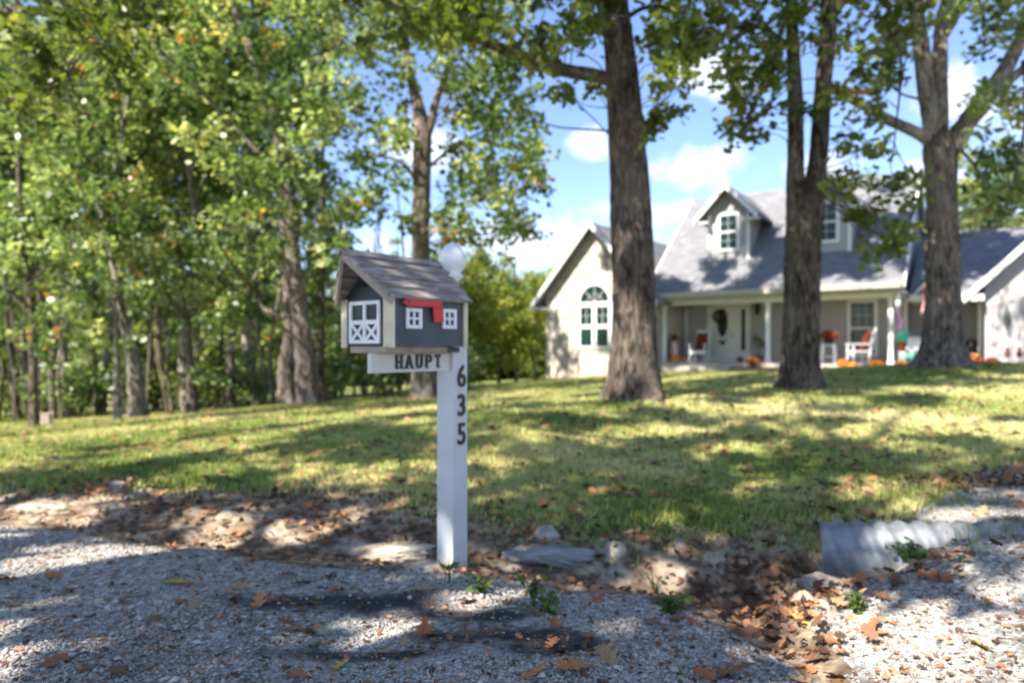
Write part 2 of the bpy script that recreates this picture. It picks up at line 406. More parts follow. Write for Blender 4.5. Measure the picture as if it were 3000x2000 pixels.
def snoise(x, y, s, seed=0):      # cheap smooth noise in -1..1
    a = seed * 1.7
    return (np.sin(x * s + 1.3 * a + 1.7 * np.sin(y * s * .83 + a)) + np.sin(y * s * 1.19 + 2.1 * a + 1.9 * np.sin(x * s * .71 - a)) + .6 * np.sin((x + y) * s * 1.9 + a)) / 2.6
DX = [-6, -4, -2, 0, .8, 1.5, 1.75, 1.95]; DD = [.02, .05, .09, .15, .24, .28, .06, 0]
CX = [-6, -4, -1.5, 0, .9, 1.5, 2.2]; CYs = [4.8, 4.35, 3.75, 3.48, 3.22, 3.14, 2.95]
def gz(x, y):
    x = np.asarray(x, float); y = np.asarray(y, float)
    xc = np.clip(x, -70, 70); yc = np.clip(y, -60, 80)
    z = np.zeros_like(xc)
    for i in range(_n): z = z + _w[i] * _k((xc - CP[i, 0]) ** 2 + (yc - CP[i, 1]) ** 2)
    z = z + _w[_n] + _w[_n + 1] * xc + _w[_n + 2] * yc
    c = np.interp(x, CX, CYs); d = np.interp(x, DX, DD, right=0)
    wd = np.where(y < c, np.interp(x, [.8, 1.4], [.30, .16]), .36)
    z = z - d * np.exp(-((y - c) / wd) ** 2)
    # little gully between the road shoulder and the driveway
    gx = np.interp(y, [1.0, 2.0, 2.6, 3.1], [1.25, .98, .92, 1.0])
    z = z - .07 * np.exp(-((x - gx) / .13) ** 2) * np.clip((3.2 - y) / .5, 0, 1) * np.clip((y - .8) / .6, 0, 1)
    near = np.exp(-((y - 3) / 5) ** 2)
    z = z + .012 * snoise(x, y, 5, 1) * near + .006 * snoise(x, y, 14, 2) * near + .03 * snoise(x, y, .8, 3) * (1 - near) * .8
    return z
def region(x, y):                 # 0 gravel, 1 bare ditch soil, 2 lawn
    j = .05 * snoise(x, y, 9, 4) + .035 * snoise(x, y, 23, 5)
    edge = np.interp(x, [-12, -6, -2.87, -1.5, -.25, .5, .85, 1.0, 1.15], [6.5, 4.9, 3.80, 3.30, 2.98, 2.78, 2.5, 2.2, 1.2])
    g = (y < edge + j)
    drv = (x > np.interp(y, [-5, 1.2, 2.0, 2.6, 3.1, 3.5, 4.4, 9], [1.3, 1.2, 1.08, 1.15, 1.45, 2.05, 3.0, 12]) + j)
    lawn = y > np.interp(x, [-12, -4.5, -2.6, -1.5, -.8, 0, .8, 1.4, 1.9, 2.6, 6], [7.4, 5.1, 4.75, 4.75, 4.5, 4.05, 3.95, 3.75, 3.5, 3.8, 6.5]) + j * 2.5 + .20 * snoise(x, y, 3, 8) + .08 * snoise(x, y, 11, 19)
    r = np.where(lawn, 2, 1); r = np.where(g | drv, 0, r)
    return r
def gaxis(segs):
    o = []
    for a, b, st in segs: o += list(np.arange(a, b, st))
    return np.array(o + [segs[-1][1]])
xs = gaxis([(-600, -100, 100), (-100, -40, 12), (-40, -14, 2), (-14, -4.5, .3), (-4.5, 4.5, .035), (4.5, 16, .3), (16, 40, 2), (40, 100, 12), (100, 600, 100)])
ys = gaxis([(-300, -60, 60), (-60, -6, 6), (-6, 1.2, .4), (1.2, 5.4, .035), (5.4, 10, .14), (10, 30, .3), (30, 60, 2), (60, 100, 10), (100, 900, 100)])
GX, GY = np.meshgrid(xs, ys); GZ = gz(GX, GY)
V = np.stack([GX.ravel(), GY.ravel(), GZ.ravel()], 1); nx, ny_ = len(xs), len(ys)
ii, jj = np.meshgrid(np.arange(nx - 1), np.arange(ny_ - 1)); a = (jj * nx + ii).ravel()
F = np.stack([a, a + 1, a + nx + 1, a + nx], 1)
cxy = V[F][:, :, :2].mean(1); reg = region(cxy[:, 0], cxy[:, 1])
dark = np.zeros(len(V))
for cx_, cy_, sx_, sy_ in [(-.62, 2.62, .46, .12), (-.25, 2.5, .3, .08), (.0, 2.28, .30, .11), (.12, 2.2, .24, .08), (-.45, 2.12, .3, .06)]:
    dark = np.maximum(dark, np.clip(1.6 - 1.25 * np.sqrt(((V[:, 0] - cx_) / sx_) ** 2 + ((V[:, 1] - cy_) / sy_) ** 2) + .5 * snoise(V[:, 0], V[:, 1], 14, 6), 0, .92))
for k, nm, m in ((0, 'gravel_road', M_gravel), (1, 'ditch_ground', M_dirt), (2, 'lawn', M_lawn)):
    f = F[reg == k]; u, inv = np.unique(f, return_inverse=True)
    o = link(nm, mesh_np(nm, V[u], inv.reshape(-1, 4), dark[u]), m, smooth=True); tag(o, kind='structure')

# ------------------------------------------------------------------ leaves and foliage
LOBED = np.array([(0, 0), (.10, .16), (.30, .22), (.17, .38), (.42, .55), (.20, .66), (.26, .86), (0, 1), (-.24, .84), (-.18, .66), (-.42, .53), (-.16, .38), (-.28, .2), (-.09, .14)])
KITE = np.array([(0, 0), (.34, .35), (.22, .8), (0, 1), (-.25, .75), (-.33, .4)])
def leaf_cloud(cent, size, rg, shape=KITE, rnd=None, up=.35, vdroop=True):
    n = len(cent)
    nrm = rg.normal(size=(n, 3)); nrm /= np.linalg.norm(nrm, axis=1)[:, None]
    nrm[:, 2] = np.abs(nrm[:, 2]) + up; nrm /= np.linalg.norm(nrm, axis=1)[:, None]
    t = rg.normal(size=(n, 3)); t[:, 2] -= .5; t -= (t * nrm).sum(1)[:, None] * nrm; t /= np.linalg.norm(t, axis=1)[:, None]
    b = np.cross(nrm, t)
    s = size * rg.uniform(.65, 1.3, n); k = len(shape)
    co = cent[:, None, :] + (t[:, None, :] * shape[None, :, 1:2] + b[:, None, :] * shape[None, :, 0:1] - nrm[:, None, :] * (np.abs(shape[None, :, 0:1]) * .25)) * s[:, None, None]
    if rnd is None: rnd = rg.random(n)
    return co.reshape(-1, 3), np.arange(n * k).reshape(n, k), np.repeat(rnd, k)

def clump_points(clumps, rg, dens):
    """clumps: (x,y,z,r); leaf positions cluster on twigs inside each clump"""
    P = []; Q = []
    for x, y, z, r in clumps:
        ntw = max(3, int(9 * (r / .5) ** 1.6)); tone = np.clip(rg.normal(.44, .22), 0, .88)
        for _ in range(ntw):
            d = rg.normal(size=3); d /= np.linalg.norm(d); d[2] = d[2] * .6
            tip = d * r * rg.uniform(.45, 1.05)
            m = int(dens * rg.uniform(.6, 1.4))
            tt = rg.uniform(.35, 1.05, m)[:, None]
            P.append(np.array((x, y, z)) + tip * tt + rg.normal(size=(m, 3)) * .085 * (r / .5) ** .5)
            Q.append(np.clip(tone + rg.normal(0, .17, m), 0, .94))
            if rg.random() < .02: Q[-1] = rg.uniform(.96, 1, m)
    return np.concatenate(P), np.concatenate(Q)

def foliage(name, clumps, size, dens, material, parent, rg, shape=KITE, up=.35):
    P, Q = clump_points(clumps, rg, dens)
    v, f, r = leaf_cloud(P, size, rg, shape, Q, up)
    return link(name, mesh_np(name, v, f, r), material, parent)

def crown_clumps(c, rad, n, rg, rmin=.45, rmax=.9, shell=.55):
    o = []
    for _ in range(n):
        d = rg.normal(size=3); d /= np.linalg.norm(d)
        q = shell + (1 - shell) * rg.random(); q *= rg.uniform(.75, 1.1)
        if rg.random() < .3: q *= rg.random()
        o.append((c[0] + d[0] * rad[0] * q, c[1] + d[1] * rad[1] * q, c[2] + d[2] * rad[2] * q, rg.uniform(rmin, rmax)))
    return o

def twigs(mb, clumps, skel, rg, r0=.02, every=1, r1=.006):
    """thin branches from the nearest skeleton point to each clump"""
    S = np.array(skel)
    for i, (x, y, z, r) in enumerate(clumps):
        if i % every: continue
        p = np.array((x, y, z)); d = np.linalg.norm((S - p) * (1, 1, 1.0) + np.array((0, 0, .0)), axis=1) + np.maximum(S[:, 2] - p[2] + .2, 0) * 1.5
        s = S[np.argmin(d)]; L = np.linalg.norm(p - s)
        if L < .15 or L > 6: continue
        mid = (s + p) / 2 + rg.normal(size=3) * .12 * L + np.array((0, 0, .08 * L))
        pts, rr = catmull([s, mid, p], [r0 * (.6 + L * .35), r0 * .55 * (.6 + L * .3), r1], 3)
        mb.tube(pts, rr, 5, cap=False, rg=rg)

# a general woodland tree, used many times over
def generic_tree(name, seed, H, r0, crown_z0, crad, ncl, leaf=.17, dens=6, bark=None, fol=None, lean=.05, cr=(.5, 1.0)):
    rg = np.random.default_rng(seed)
    root = empty(name)
    mb = MB(); pts = [np.array((0, 0, -.3))]; rad = [r0 * 1.35]; n = 9
    lx, ly = rg.normal(size=2) * lean
    for i in range(n + 1):
        h = H * .92 * i / n
        pts.append(np.array((lx * h + .12 * math.sin(i * 1.3 + seed), ly * h + .12 * math.cos(i * 1.7 + seed), h + .05))); rad.append(r0 * (1.15 if i == 0 else 1) * (1 - .8 * i / n))
    P2, R2 = catmull(pts, rad, 3)
    mb.tube(P2, R2, 10, jit=.18, rg=rg)
    skel = [p for p in P2 if p[2] > crown_z0 * .7]
    cz = (crown_z0 + H) / 2
    for i in range(9):
        h = crown_z0 + (H - crown_z0) * (i + .3) / 10; p0 = np.array(P2[int(np.argmin([abs(p[2] - h) for p in P2]))])
        t = rg.uniform(0, 2 * math.pi); L = crad * rg.uniform(.55, .95)
        e = p0 + np.array((math.cos(t) * L, math.sin(t) * L, L * rg.uniform(.2, .7)))
        m = (p0 + e) / 2 + np.array((0, 0, -.1 * L)) + rg.normal(size=3) * .15
        pp, rr = catmull([p0, m, e], [r0 * .27, r0 * .15, r0 * .05], 4)
        mb.tube(pp, rr, 6, jit=.1, cap=False, rg=rg); skel += pp
    cl = crown_clumps((lx * cz, ly * cz, cz), (crad, crad, (H - crown_z0) / 2), ncl, rg, *cr)
    twigs(mb, cl, skel, rg, .02, 2)
    mb.build('trunk', bark or M_bark, root, smooth=True)
    foliage('crown', cl, leaf, dens, fol or M_leaf, root, rg)
    return root
def children(o): return [c for c in bpy.data.objects if c.parent == o]
def copy_tree(o, parent=None):
    c = o.copy(); COL.objects.link(c); c.parent = parent
    for ch in children(o):
        if ch is not c: copy_tree(ch, c)
    return c
def put(o, x, y, rz=0, s=1, dz=0):
    o.location = (x, y, float(gz(x, y)) + dz); o.rotation_euler = (0, 0, rz); o.scale = (s, s, s)

# photo-guided tree: trunks and limbs given as lists of (x, y, half-width in photo pixels[, depth shift])
def stem(mb, spec, Y, n=14, jit=.12, sub=5, flare=0.0, sink=.25, base=False):
    pts, rad = [], []
    for s in spec:
        x, y, w = s[:3]; d = Y + (s[3] if len(s) > 3 else 0)
        pts.append(at(x, y, d)); rad.append(w / 2000 * d)
    if base:
        g = float(gz(pts[0][0], pts[0][1])); pts[0][2] = g + .02
        pts = [pts[0] + np.array((0, 0, -sink))] + pts; rad = [rad[0] * 1.1] + rad
    P, Rr = catmull(pts, rad, sub)
    fl = None
    if flare:
        z0 = P[0][2]; hs = [p[2] - z0 for p in P]
        fl = lambda i, t: 1 + flare * math.exp(-max(0, hs[i] - sink) / .28) * (.55 + .45 * math.sin(5 * t + 1.1) + .25 * math.sin(3 * t)) + .05 * math.sin(6 * t + hs[i] * 1.2) + .045 * math.sin(11 * t - hs[i] * 1.5) + .03 * math.sin(17 * t + 1.4 * math.sin(hs[i] * 2))
    mb.tube(P, Rr, n, jit=jit, flare=fl)
    return P

def px_clumps(boxes, Y, dY, rg):
    """boxes: (x0,x1,y0,y1,count,r) in photo pixels around depth Y"""
    o = []
    for b in boxes:
        x0, x1, y0, y1, n, r = b[:6]; yy = b[6] if len(b) > 6 else Y
        for _ in range(n):
            p = at(rg.uniform(x0, x1), rg.uniform(y0, y1), yy + rg.uniform(-dY, dY))
            o.append((*p, r * rg.uniform(.7, 1.25)))
    return o

rg = np.random.default_rng(11)
# ---- tree with the thick trunk in the middle
t1 = empty('oak_tree', at(1858, 1168, 8.3)); tl1 = t1.location.copy()
tag(t1, 'big oak with thick bare trunk and long limb reaching left above the mailbox', 'tree')
def rel(o, root):                 # mesh built in world space, parented to root
    o.matrix_parent_inverse.identity(); o.data.transform(__import__('mathutils').Matrix.Translation(-root.location)); return o
mb = MB()
S1 = stem(mb, [(1857, 1165, 74), (1858, 1090, 68), (1858, 1000, 64), (1856, 800, 58), (1848, 600, 56), (1838, 450, 52), (1825, 250, 46), (1806, 60, 40), (1797, -80, 36), (1800, -350, 30), (1790, -800, 20), (1800, -1300, 8)], 8.3, 40, .05, 6, .42, base=True)
rel(mb.build('trunk', M_bark_dark, t1, True), t1)
mb = MB()
L1 = stem(mb, [(1812, 240, 20), (1740, 222, 21), (1650, 205, 19), (1540, 170, 17), (1440, 130, 15, -.2), (1340, 95, 13, -.4), (1230, 50, 11, -.6), (1100, -10, 8, -.9), (950, -80, 4, -1.2)], 8.3, 12, .1)
rel(mb.build('limb', M_bark_dark, t1, True), t1)
mb = MB()
L1b = stem(mb, [(1805, 30, 14), (1700, -120, 10), (1560, -300, 8, -.6), (1450, -520, 4, -1)], 8.3, 8, .1)
L1c = stem(mb, [(1810, -60, 15), (1930, -250, 10, -.4), (2000, -500, 7, -1), (2080, -760, 4, -1.4)], 8.3, 8, .1)
L1d = stem(mb, [(1822, 60, 8), (1900, 20, 6, -.3), (1990, 40, 4, -.6), (2050, 120, 2, -.8)], 8.3, 8, .1)
up1 = crown_clumps((-1.2, 15.5, 13.2), (4.8, 4.6, 2.8), 62, rg, .45, .85, .2) + crown_clumps((-1.2, 4.2, 9.3), (4.2, 3.4, 2.6), 62, rg, .3, .55, .2) + crown_clumps((.6, 9.5, 10.5), (3.6, 3.0, 2.6), 14, rg, .35, .7, .2)  # upper clumps out of view, added to dapple the house and lawn
cl = px_clumps([(1080, 1600, -60, 110, 22, .42), (1440, 1600, 60, 190, 6, .33), (1180, 1420, 60, 150, 6, .33), (1640, 1780, -40, 90, 8, .33), (1590, 1740, 60, 140, 4, .24), (1640, 1760, 250, 290, 3, .14),
                (1880, 2060, -40, 170, 12, .36), (1900, 2040, 170, 290, 6, .27), (1910, 1990, 300, 400, 4, .2), (1300, 2200, -500, -60, 26, .6), (1000, 2200, -1200, -500, 26, .8)], 7.6, 1.1, rg)
sk = S1[30:] + L1 + L1b + L1c + L1d
twigs(mb, cl, sk, rg, .012, 1)
rel(mb.build('branches', M_bark_dark, t1, True), t1)
Pl, Ql = clump_points(cl, rg, 8); Pu, Qu = clump_points(up1, rg, 22); v_, f_, r_ = leaf_cloud(np.concatenate([Pl, Pu]), np.r_[np.full(len(Pl), .125), np.full(len(Pu), .175)], rg, LOBED, np.concatenate([Ql, Qu]))
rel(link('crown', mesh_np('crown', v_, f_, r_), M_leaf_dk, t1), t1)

# ---- twin-stemmed tree
t2 = empty('twin_oak_tree', at(2345, 1135, 9.5)); tag(t2, 'dark mossy tree splitting into two upright stems in front of the porch', 'tree')
mb = MB()
S2 = stem(mb, [(2345, 1138, 57), (2345, 1060, 52), (2346, 960, 49), (2349, 850, 47), (2352, 740, 45), (2360, 640, 46), (2382, 560, 31), (2396, 470, 25), (2403, 380, 24), (2412, 250, 23), (2428, 60, 23), (2434, -150, 23), (2450, -500, 16), (2440, -1000, 8)], 9.5, 34, .06, 5, .3, base=True)
rel(mb.build('trunk', M_bark_dark, t2, True), t2)
mb = MB()
S2b = stem(mb, [(2340, 740, 34), (2333, 620, 29), (2331, 540, 26), (2331, 440, 23), (2330, 300, 22), (2322, 120, 18), (2316, -50, 18), (2290, -400, 12), (2250, -800, 6)], 9.5, 20, .08)
rel(mb.build('stem', M_bark_dark, t2, True), t2)
mb = MB()
L2 = stem(mb, [(2325, 150, 9), (2230, 80, 8, -.3), (2140, 90, 6, -.6), (2070, 160, 3, -.9)], 9.5, 8, .1)
L2b = stem(mb, [(2432, 60, 10), (2520, -40, 8, -.3), (2600, 20, 6, -.5), (2640, 180, 4, -.6), (2620, 420, 2, -.6)], 9.5, 8, .1)
L2c = stem(mb, [(2325, 100, 7), (2260, 190, 5, -.4), (2210, 310, 3, -.6), (2170, 400, 2, -.7)], 9.5, 8, .1)
up2 = crown_clumps((3.8, 16.2, 13.6), (4.6, 4.6, 2.8), 72, rg, .45, .85, .2) + crown_clumps((3.2, 5.5, 9.5), (3.8, 3.4, 2.6), 54, rg, .3, .55, .2)  # unseen high clumps added for broken shade on roof and trunks
cl = px_clumps([(2080, 2320, -60, 200, 20, .38), (2090, 2290, 200, 330, 11, .32), (2120, 2240, 330, 430, 6, .22), (2440, 2650, -60, 180, 18, .38), (2440, 2600, 180, 300, 9, .33), (2440, 2620, 320, 440, 8, .24),
                (2450, 2690, 500, 590, 9, .26), (2480, 2690, 600, 690, 8, .22), (2500, 2680, 690, 760, 5, .2), (2330, 2420, -40, 120, 5, .3), (2340, 2380, 300, 430, 2, .15),
                (2000, 2900, -500, -60, 24, .65), (2000, 2900, -1200, -500, 26, .9)], 9.0, 1.1, rg)
twigs(mb, cl, S2[40:] + S2b[10:] + L2 + L2b + L2c, rg, .012, 1)
rel(mb.build('branches', M_bark_dark, t2, True), t2)
Pl, Ql = clump_points(cl, rg, 8); Pu, Qu = clump_points(up2, rg, 22); v_, f_, r_ = leaf_cloud(np.concatenate([Pl, Pu]), np.r_[np.full(len(Pl), .125), np.full(len(Pu), .175)], rg, LOBED, np.concatenate([Ql, Qu]))
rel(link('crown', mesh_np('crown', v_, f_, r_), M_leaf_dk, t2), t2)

# ---- forked pale tree at the right
t3 = empty('forked_tree', at(2752, 1072, 11)); tag(t3, 'pale barked tree forking into spreading limbs beside the garage', 'tree')
mb = MB()
S3 = stem(mb, [(2760, 1075, 60), (2762, 1030, 53), (2762, 980, 49), (2762, 900, 45), (2762, 800, 42), (2761, 700, 41), (2760, 600, 40), (2757, 500, 42), (2752, 440, 43), (2748, 400, 36), (2742, 370, 14)], 11, 34, .06, 5, .42, base=True)
rel(mb.build('trunk', M_bark, t3, True), t3)
SK3 = S3[30:]
for sp_ in ([(2742, 470, 22), (2733, 400, 24), (2724, 330, 24), (2714, 268, 24), (2702, 160, 23), (2688, 60, 20), (2670, -80, 17), (2640, -400, 10), (2600, -800, 5)],
            [(2760, 470, 18), (2757, 400, 20), (2756, 300, 20), (2754, 180, 20), (2760, 60, 18), (2790, -60, 15), (2840, -350, 10), (2880, -700, 5)],
            [(2778, 470, 20), (2803, 402, 27), (2838, 352, 27), (2872, 310, 27), (2905, 262, 25), (2945, 205, 22), (3000, 98, 18), (3060, 0, 16), (3150, -200, 9)],
            [(2740, 450, 18), (2715, 405, 20), (2683, 388, 17), (2640, 368, 15), (2603, 352, 15), (2555, 322, 14), (2513, 303, 12), (2446, 260, 9), (2400, 200, 5)],
            [(2900, 275, 16), (2940, 250, 14), (3000, 200, 12), (3080, 130, 8)],
            [(2755, 120, 14), (2790, 60, 15), (2815, 0, 12), (2850, -120, 8)]):
    mb = MB(); SK3 += stem(mb, sp_, 11, 16, .1)
    rel(mb.build('limb', M_bark_pale, t3, True), t3)
for sp_ in ([(2815, 440, 5), (2850, 480, 4, -.2), (2885, 530, 3, -.4), (2910, 560, 2, -.5)], [(2690, 290, 4), (2640, 275, 3, .2), (2600, 240, 2, .3)], [(3000, 180, 8), (3010, 300, 6, -.3), (2990, 450, 4, -.5), (2960, 560, 2, -.6)]):
    mb = MB(); SK3 += stem(mb, sp_, 11, 8); rel(mb.build('branch', M_bark, t3, True), t3)
mb = MB()
up3 = crown_clumps((8.4, 15.6, 13.4), (4.4, 4.4, 2.8), 50, rg, .45, .85, .2) + crown_clumps((6.5, 8, 9.8), (3.4, 3.2, 2.4), 42, rg, .3, .6, .2)  # high clumps beyond the view, added to dapple the right of the house
cl = px_clumps([(2600, 2690, 90, 260, 5, .26), (2640, 2830, -60, 50, 9, .4), (2830, 3050, -60, 130, 14, .45), (2860, 3060, 230, 420, 12, .34), (2880, 3060, 420, 600, 14, .36), (2860, 2960, 520, 640, 7, .24), (2940, 3080, 560, 680, 7, .28), (2680, 2720, 520, 560, 1, .15),
                (2760, 3500, -600, -60, 26, .75), (3060, 3500, 0, 400, 10, .6), (2600, 3500, -1300, -600, 26, 1.0)], 10.8, 1.0, rg)
twigs(mb, cl, SK3, rg, .012, 1)
tag(rel(mb.build('twigs', M_bark, t3, True), t3), kind='stuff')
Pl, Ql = clump_points(cl, rg, 8); Pu, Qu = clump_points(up3, rg, 22); v_, f_, r_ = leaf_cloud(np.concatenate([Pl, Pu]), np.r_[np.full(len(Pl), .13), np.full(len(Pu), .175)], rg, LOBED, np.concatenate([Ql, Qu]))
rel(link('crown', mesh_np('crown', v_, f_, r_), M_leaf, t3), t3)

# ---- trees at the wood's edge on the left
def edge_tree(name, label, base, Y, stems, boxes, leaf=.14, dens=7, bark=M_bark, fol=M_leaf, dY=1.6, nup=26):
    t = empty(name, at(base[0], base[1], Y)); tag(t, label, 'tree')
    t.location.z = float(gz(t.location.x, Y))
    mb = MB(); sk = []
    for i, s in enumerate(stems): sk += stem(mb, s, Y, 18 if i == 0 else 9, .1, 5, .35 if i == 0 else 0, base=(i == 0))
    cl = px_clumps(boxes, Y, dY, rg)
    skc = [p for p in sk if p[2] > 2.0] or sk
    twigs(mb, cl, skc, rg, .016, 2)
    rel(mb.build('trunk', bark, t, True), t)
    rel(foliage('crown', cl, leaf, dens, fol, t, rg), t)
    return t
edge_tree('oak_tree', 'stout pale trunked oak at the wood edge just left of the mailbox', (905, 1188), 14,
    [[(905, 1190, 34), (897, 1120, 30), (890, 1002, 27), (880, 930, 25), (871, 868, 23), (861, 778, 22), (852, 640, 20), (835, 520, 18), (817, 402, 16), (777, 290, 14), (759, 223, 12), (720, 100, 10), (687, 22, 9), (660, -200, 6)],
     [(768, 460, 6), (690, 380, 7), (620, 300, 7, -.3), (540, 215, 6, -.6), (446, 125, 4, -1)], [(820, 420, 5), (880, 300, 4), (930, 200, 3), (990, 120, 2)],
     [(850, 640, 6), (780, 560, 5, -.3), (700, 540, 3, -.8)], [(868, 800, 6), (800, 740, 5, -.4), (714, 868, 3, -.5)]],
    [(480, 1000, -60, 180, 26, .6), (450, 800, 180, 400, 24, .55), (820, 1080, 150, 420, 22, .55), (600, 900, 420, 620, 16, .5), (880, 1080, 420, 680, 16, .45), (930, 1010, 690, 760, 5, .26, 9.5), (400, 1100, -600, -60, 20, .9)])
edge_tree('oak_tree', 'gnarled double trunk with a bent stem, close left of the stout pale oak', (848, 1182), 14.6,
    [[(845, 1185, 26), (838, 1100, 23), (842, 1040, 20), (850, 980, 18), (846, 912, 15), (842, 820, 13), (835, 700, 10), (815, 520, 7), (800, 300, 4)], [(842, 1060, 8), (862, 1040, 9), (880, 1030, 6)], [(840, 930, 9), (800, 915, 9), (775, 905, 6), (745, 860, 4)]],
    [(640, 860, 500, 760, 18, .5), (560, 820, 700, 900, 14, .45)])
edge_tree('slender_tree', 'slim dark tree standing just behind the stout pale oak', (940, 1168), 16,
    [[(938, 1168, 14), (938, 1060, 12), (940, 957, 12), (942, 823, 11), (940, 700, 9), (945, 500, 6), (950, 200, 3)]],
    [(880, 1100, 760, 960, 12, .5), (930, 1180, 950, 1120, 12, .45)], bark=M_bark_dark)
edge_tree('oak_tree', 'tall forked oak rising directly behind the mailbox', (1240, 1165), 13.5,
    [[(1240, 1165, 36), (1240, 1080, 33), (1238, 950, 29), (1235, 800, 27), (1233, 670, 25), (1235, 560, 25), (1236, 470, 26), (1237, 400, 25), (1228, 330, 20), (1215, 268, 15), (1193, 178, 12), (1188, 89, 9), (1190, -60, 7), (1200, -300, 4)],
     [(1240, 420, 15), (1262, 360, 14), (1273, 312, 12), (1295, 245, 9), (1318, 178, 8), (1350, 60, 6), (1380, -100, 4)], [(1235, 560, 6), (1180, 480, 5, -.4), (1090, 450, 3, -.7)], [(1245, 500, 5), (1330, 430, 4, .4), (1430, 380, 3, .7), (1520, 350, 2, 1)], [(1238, 640, 5), (1340, 600, 4), (1450, 570, 3), (1540, 560, 2)]],
    [(1030, 1260, -40, 220, 20, .5), (1260, 1560, -40, 240, 26, .5), (1330, 1570, 230, 420, 32, .45), (1330, 1590, 400, 600, 32, .42), (1280, 1570, 580, 720, 24, .36), (1290, 1520, 700, 820, 12, .3), (1040, 1220, 230, 480, 14, .45), (1020, 1220, 480, 660, 12, .4), (1540, 1610, 240, 560, 7, .26), (1000, 1600, -700, -60, 20, .9)], bark=M_bark)
edge_tree('leaning_tree', 'pale slender trunk leaning left at the wood edge', (402, 1222), 15.5,
    [[(403, 1222, 26), (400, 1150, 22), (393, 1069, 20), (381, 1010, 17), (370, 979, 15), (358, 920, 13), (348, 868, 12), (338, 810, 11), (330, 770, 9), (310, 680, 8), (288, 590, 8), (262, 480, 6), (250, 350, 4)],
     [(288, 590, 6), (320, 540, 6), (345, 470, 5), (360, 380, 3)], [(332, 790, 5), (360, 800, 3), (375, 803, 2)]],
    [(60, 420, 200, 480, 26, .55), (100, 480, 480, 720, 24, .5), (200, 640, 620, 860, 22, .5), (0, 480, -500, 200, 34, .8)], bark=M_bark_pale)
edge_tree('slender_tree', 'thin dark crooked tree midway along the wood edge', (565, 1196), 15.5,
    [[(565, 1196, 15), (562, 1120, 12), (555, 1040, 11), (549, 957, 10), (538, 900, 9), (531, 868, 8), (528, 780, 6), (520, 600, 4)], [(549, 960, 5), (500, 880, 4), (430, 720, 3)]],
    [(480, 760, 720, 980, 22, .42), (580, 720, 900, 1120, 12, .38)], bark=M_bark_dark)
edge_tree('sapling', 'thin pale sapling stem left of the leaning trunk', (344, 1228), 15.0,
    [[(344, 1228, 11), (343, 1150, 9), (342, 1090, 8), (340, 980, 5), (336, 850, 3)]], [(240, 420, 820, 1020, 9, .35)], bark=M_bark_pale)
edge_tree('slender_tree', 'dark trunk hung with bright low leaf sprays at the far left', (95, 1240), 13.5,
    [[(100, 1245, 12), (98, 1100, 11), (96, 950, 10), (85, 823, 9), (72, 750, 8), (60, 600, 7), (50, 400, 5), (40, 100, 3)], [(85, 830, 4), (140, 780, 3, -.6), (230, 740, 2, -1.2)], [(90, 900, 4), (40, 860, 3, -.6), (-40, 830, 2, -1)]],
    [(-60, 300, 560, 760, 26, .42), (-60, 330, 740, 900, 24, .4), (-60, 200, 900, 1010, 8, .34), (-100, 300, 100, 560, 20, .55), (60, 300, 1060, 1140, 5, .28)], bark=M_bark_dark, dY=1.2)
# nearer oak just outside the left edge: its shaded lower boughs fill the top left corner
edge_tree('overhanging_oak', 'dark shaded oak boughs drooping over the top left corner', (-420, 1400), 8.5,
    [[(-500, 1400, 60), (-500, 1100, 52), (-495, 700, 48), (-470, 300, 42), (-430, -200, 36), (-400, -700, 24), (-380, -1200, 10)],
     [(-470, 250, 26), (-300, 120, 20), (-100, 60, 15), (100, 30, 11), (300, 60, 8), (480, 10, 5)], [(-480, 420, 20), (-300, 330, 16), (-120, 300, 12), (50, 290, 8), (180, 250, 5)], [(370, 100, 3), (430, 40, 5), (500, -30, 6)]],
    [(-200, 380, -80, 120, 30, .36), (-200, 420, 100, 260, 24, .34), (-200, 260, 240, 380, 9, .3), (380, 640, -60, 60, 9, .3), (-900, 100, -900, -100, 40, .75), (100, 700, -700, -150, 12, .6)], .12, 8, M_bark_dark, M_leaf_dk, 1.0)

# ---- woodland behind
gt = [generic_tree('woodland_tree', 21, 13, .11, 2.6, 2.7, 60, .18, 9), generic_tree('woodland_tree', 22, 12, .085, 1.8, 2.4, 54, .17, 9, M_bark_dark),
      generic_tree('woodland_tree', 23, 14, .13, 4.0, 3.0, 58, .19, 9, M_bark_pale)]
wr = random.Random(5)
spots = []
for row, (Y0, n, xa, xb) in enumerate([(18.5, 7, -17, -6.5), (22.5, 8, -21, -7), (28, 8, -25, -6), (36, 7, -31, -4)]):
    for i in range(n):
        x = xa + (xb - xa) * (i + .5) / n + wr.uniform(-.7, .7); y = Y0 + wr.uniform(-1.6, 1.6) + .0 * x
        spots.append((x, y))
used = [False] * 3
for k, (x, y) in enumerate(spots):
    i = k % 3
    o = gt[i] if not used[i] else copy_tree(gt[i]); used[i] = True
    put(o, x, y, wr.uniform(0, 6.28), wr.uniform(.8, 1.08) * (1 if y < 25 else .74 if y < 31.5 else .6))
    tag(o, ['leafy tree with a grey trunk standing in the woods beyond the lawn', 'leafy tree with a slim dark trunk standing in the woods beyond the lawn', 'leafy tree with a pale bare lower trunk standing in the woods beyond the lawn'][i], 'tree', 'trees of the wood beyond the lawn')
    if k == 6: o['label'] = 'leafy tree with a grey trunk standing in the woods beyond the lawn'
# trees behind and beside the house
for k, (x, y, s) in enumerate([(21, 31, .8), (18.5, 27, .78), (24, 27, .9), (17.5, 36, .75), (27, 33, .9)]):
    o = copy_tree(gt[k % 3]); put(o, x, y, k * 1.3, s); tag(o, 'green tree rising beyond the garage roof at the right', 'tree', 'trees beyond the garage')
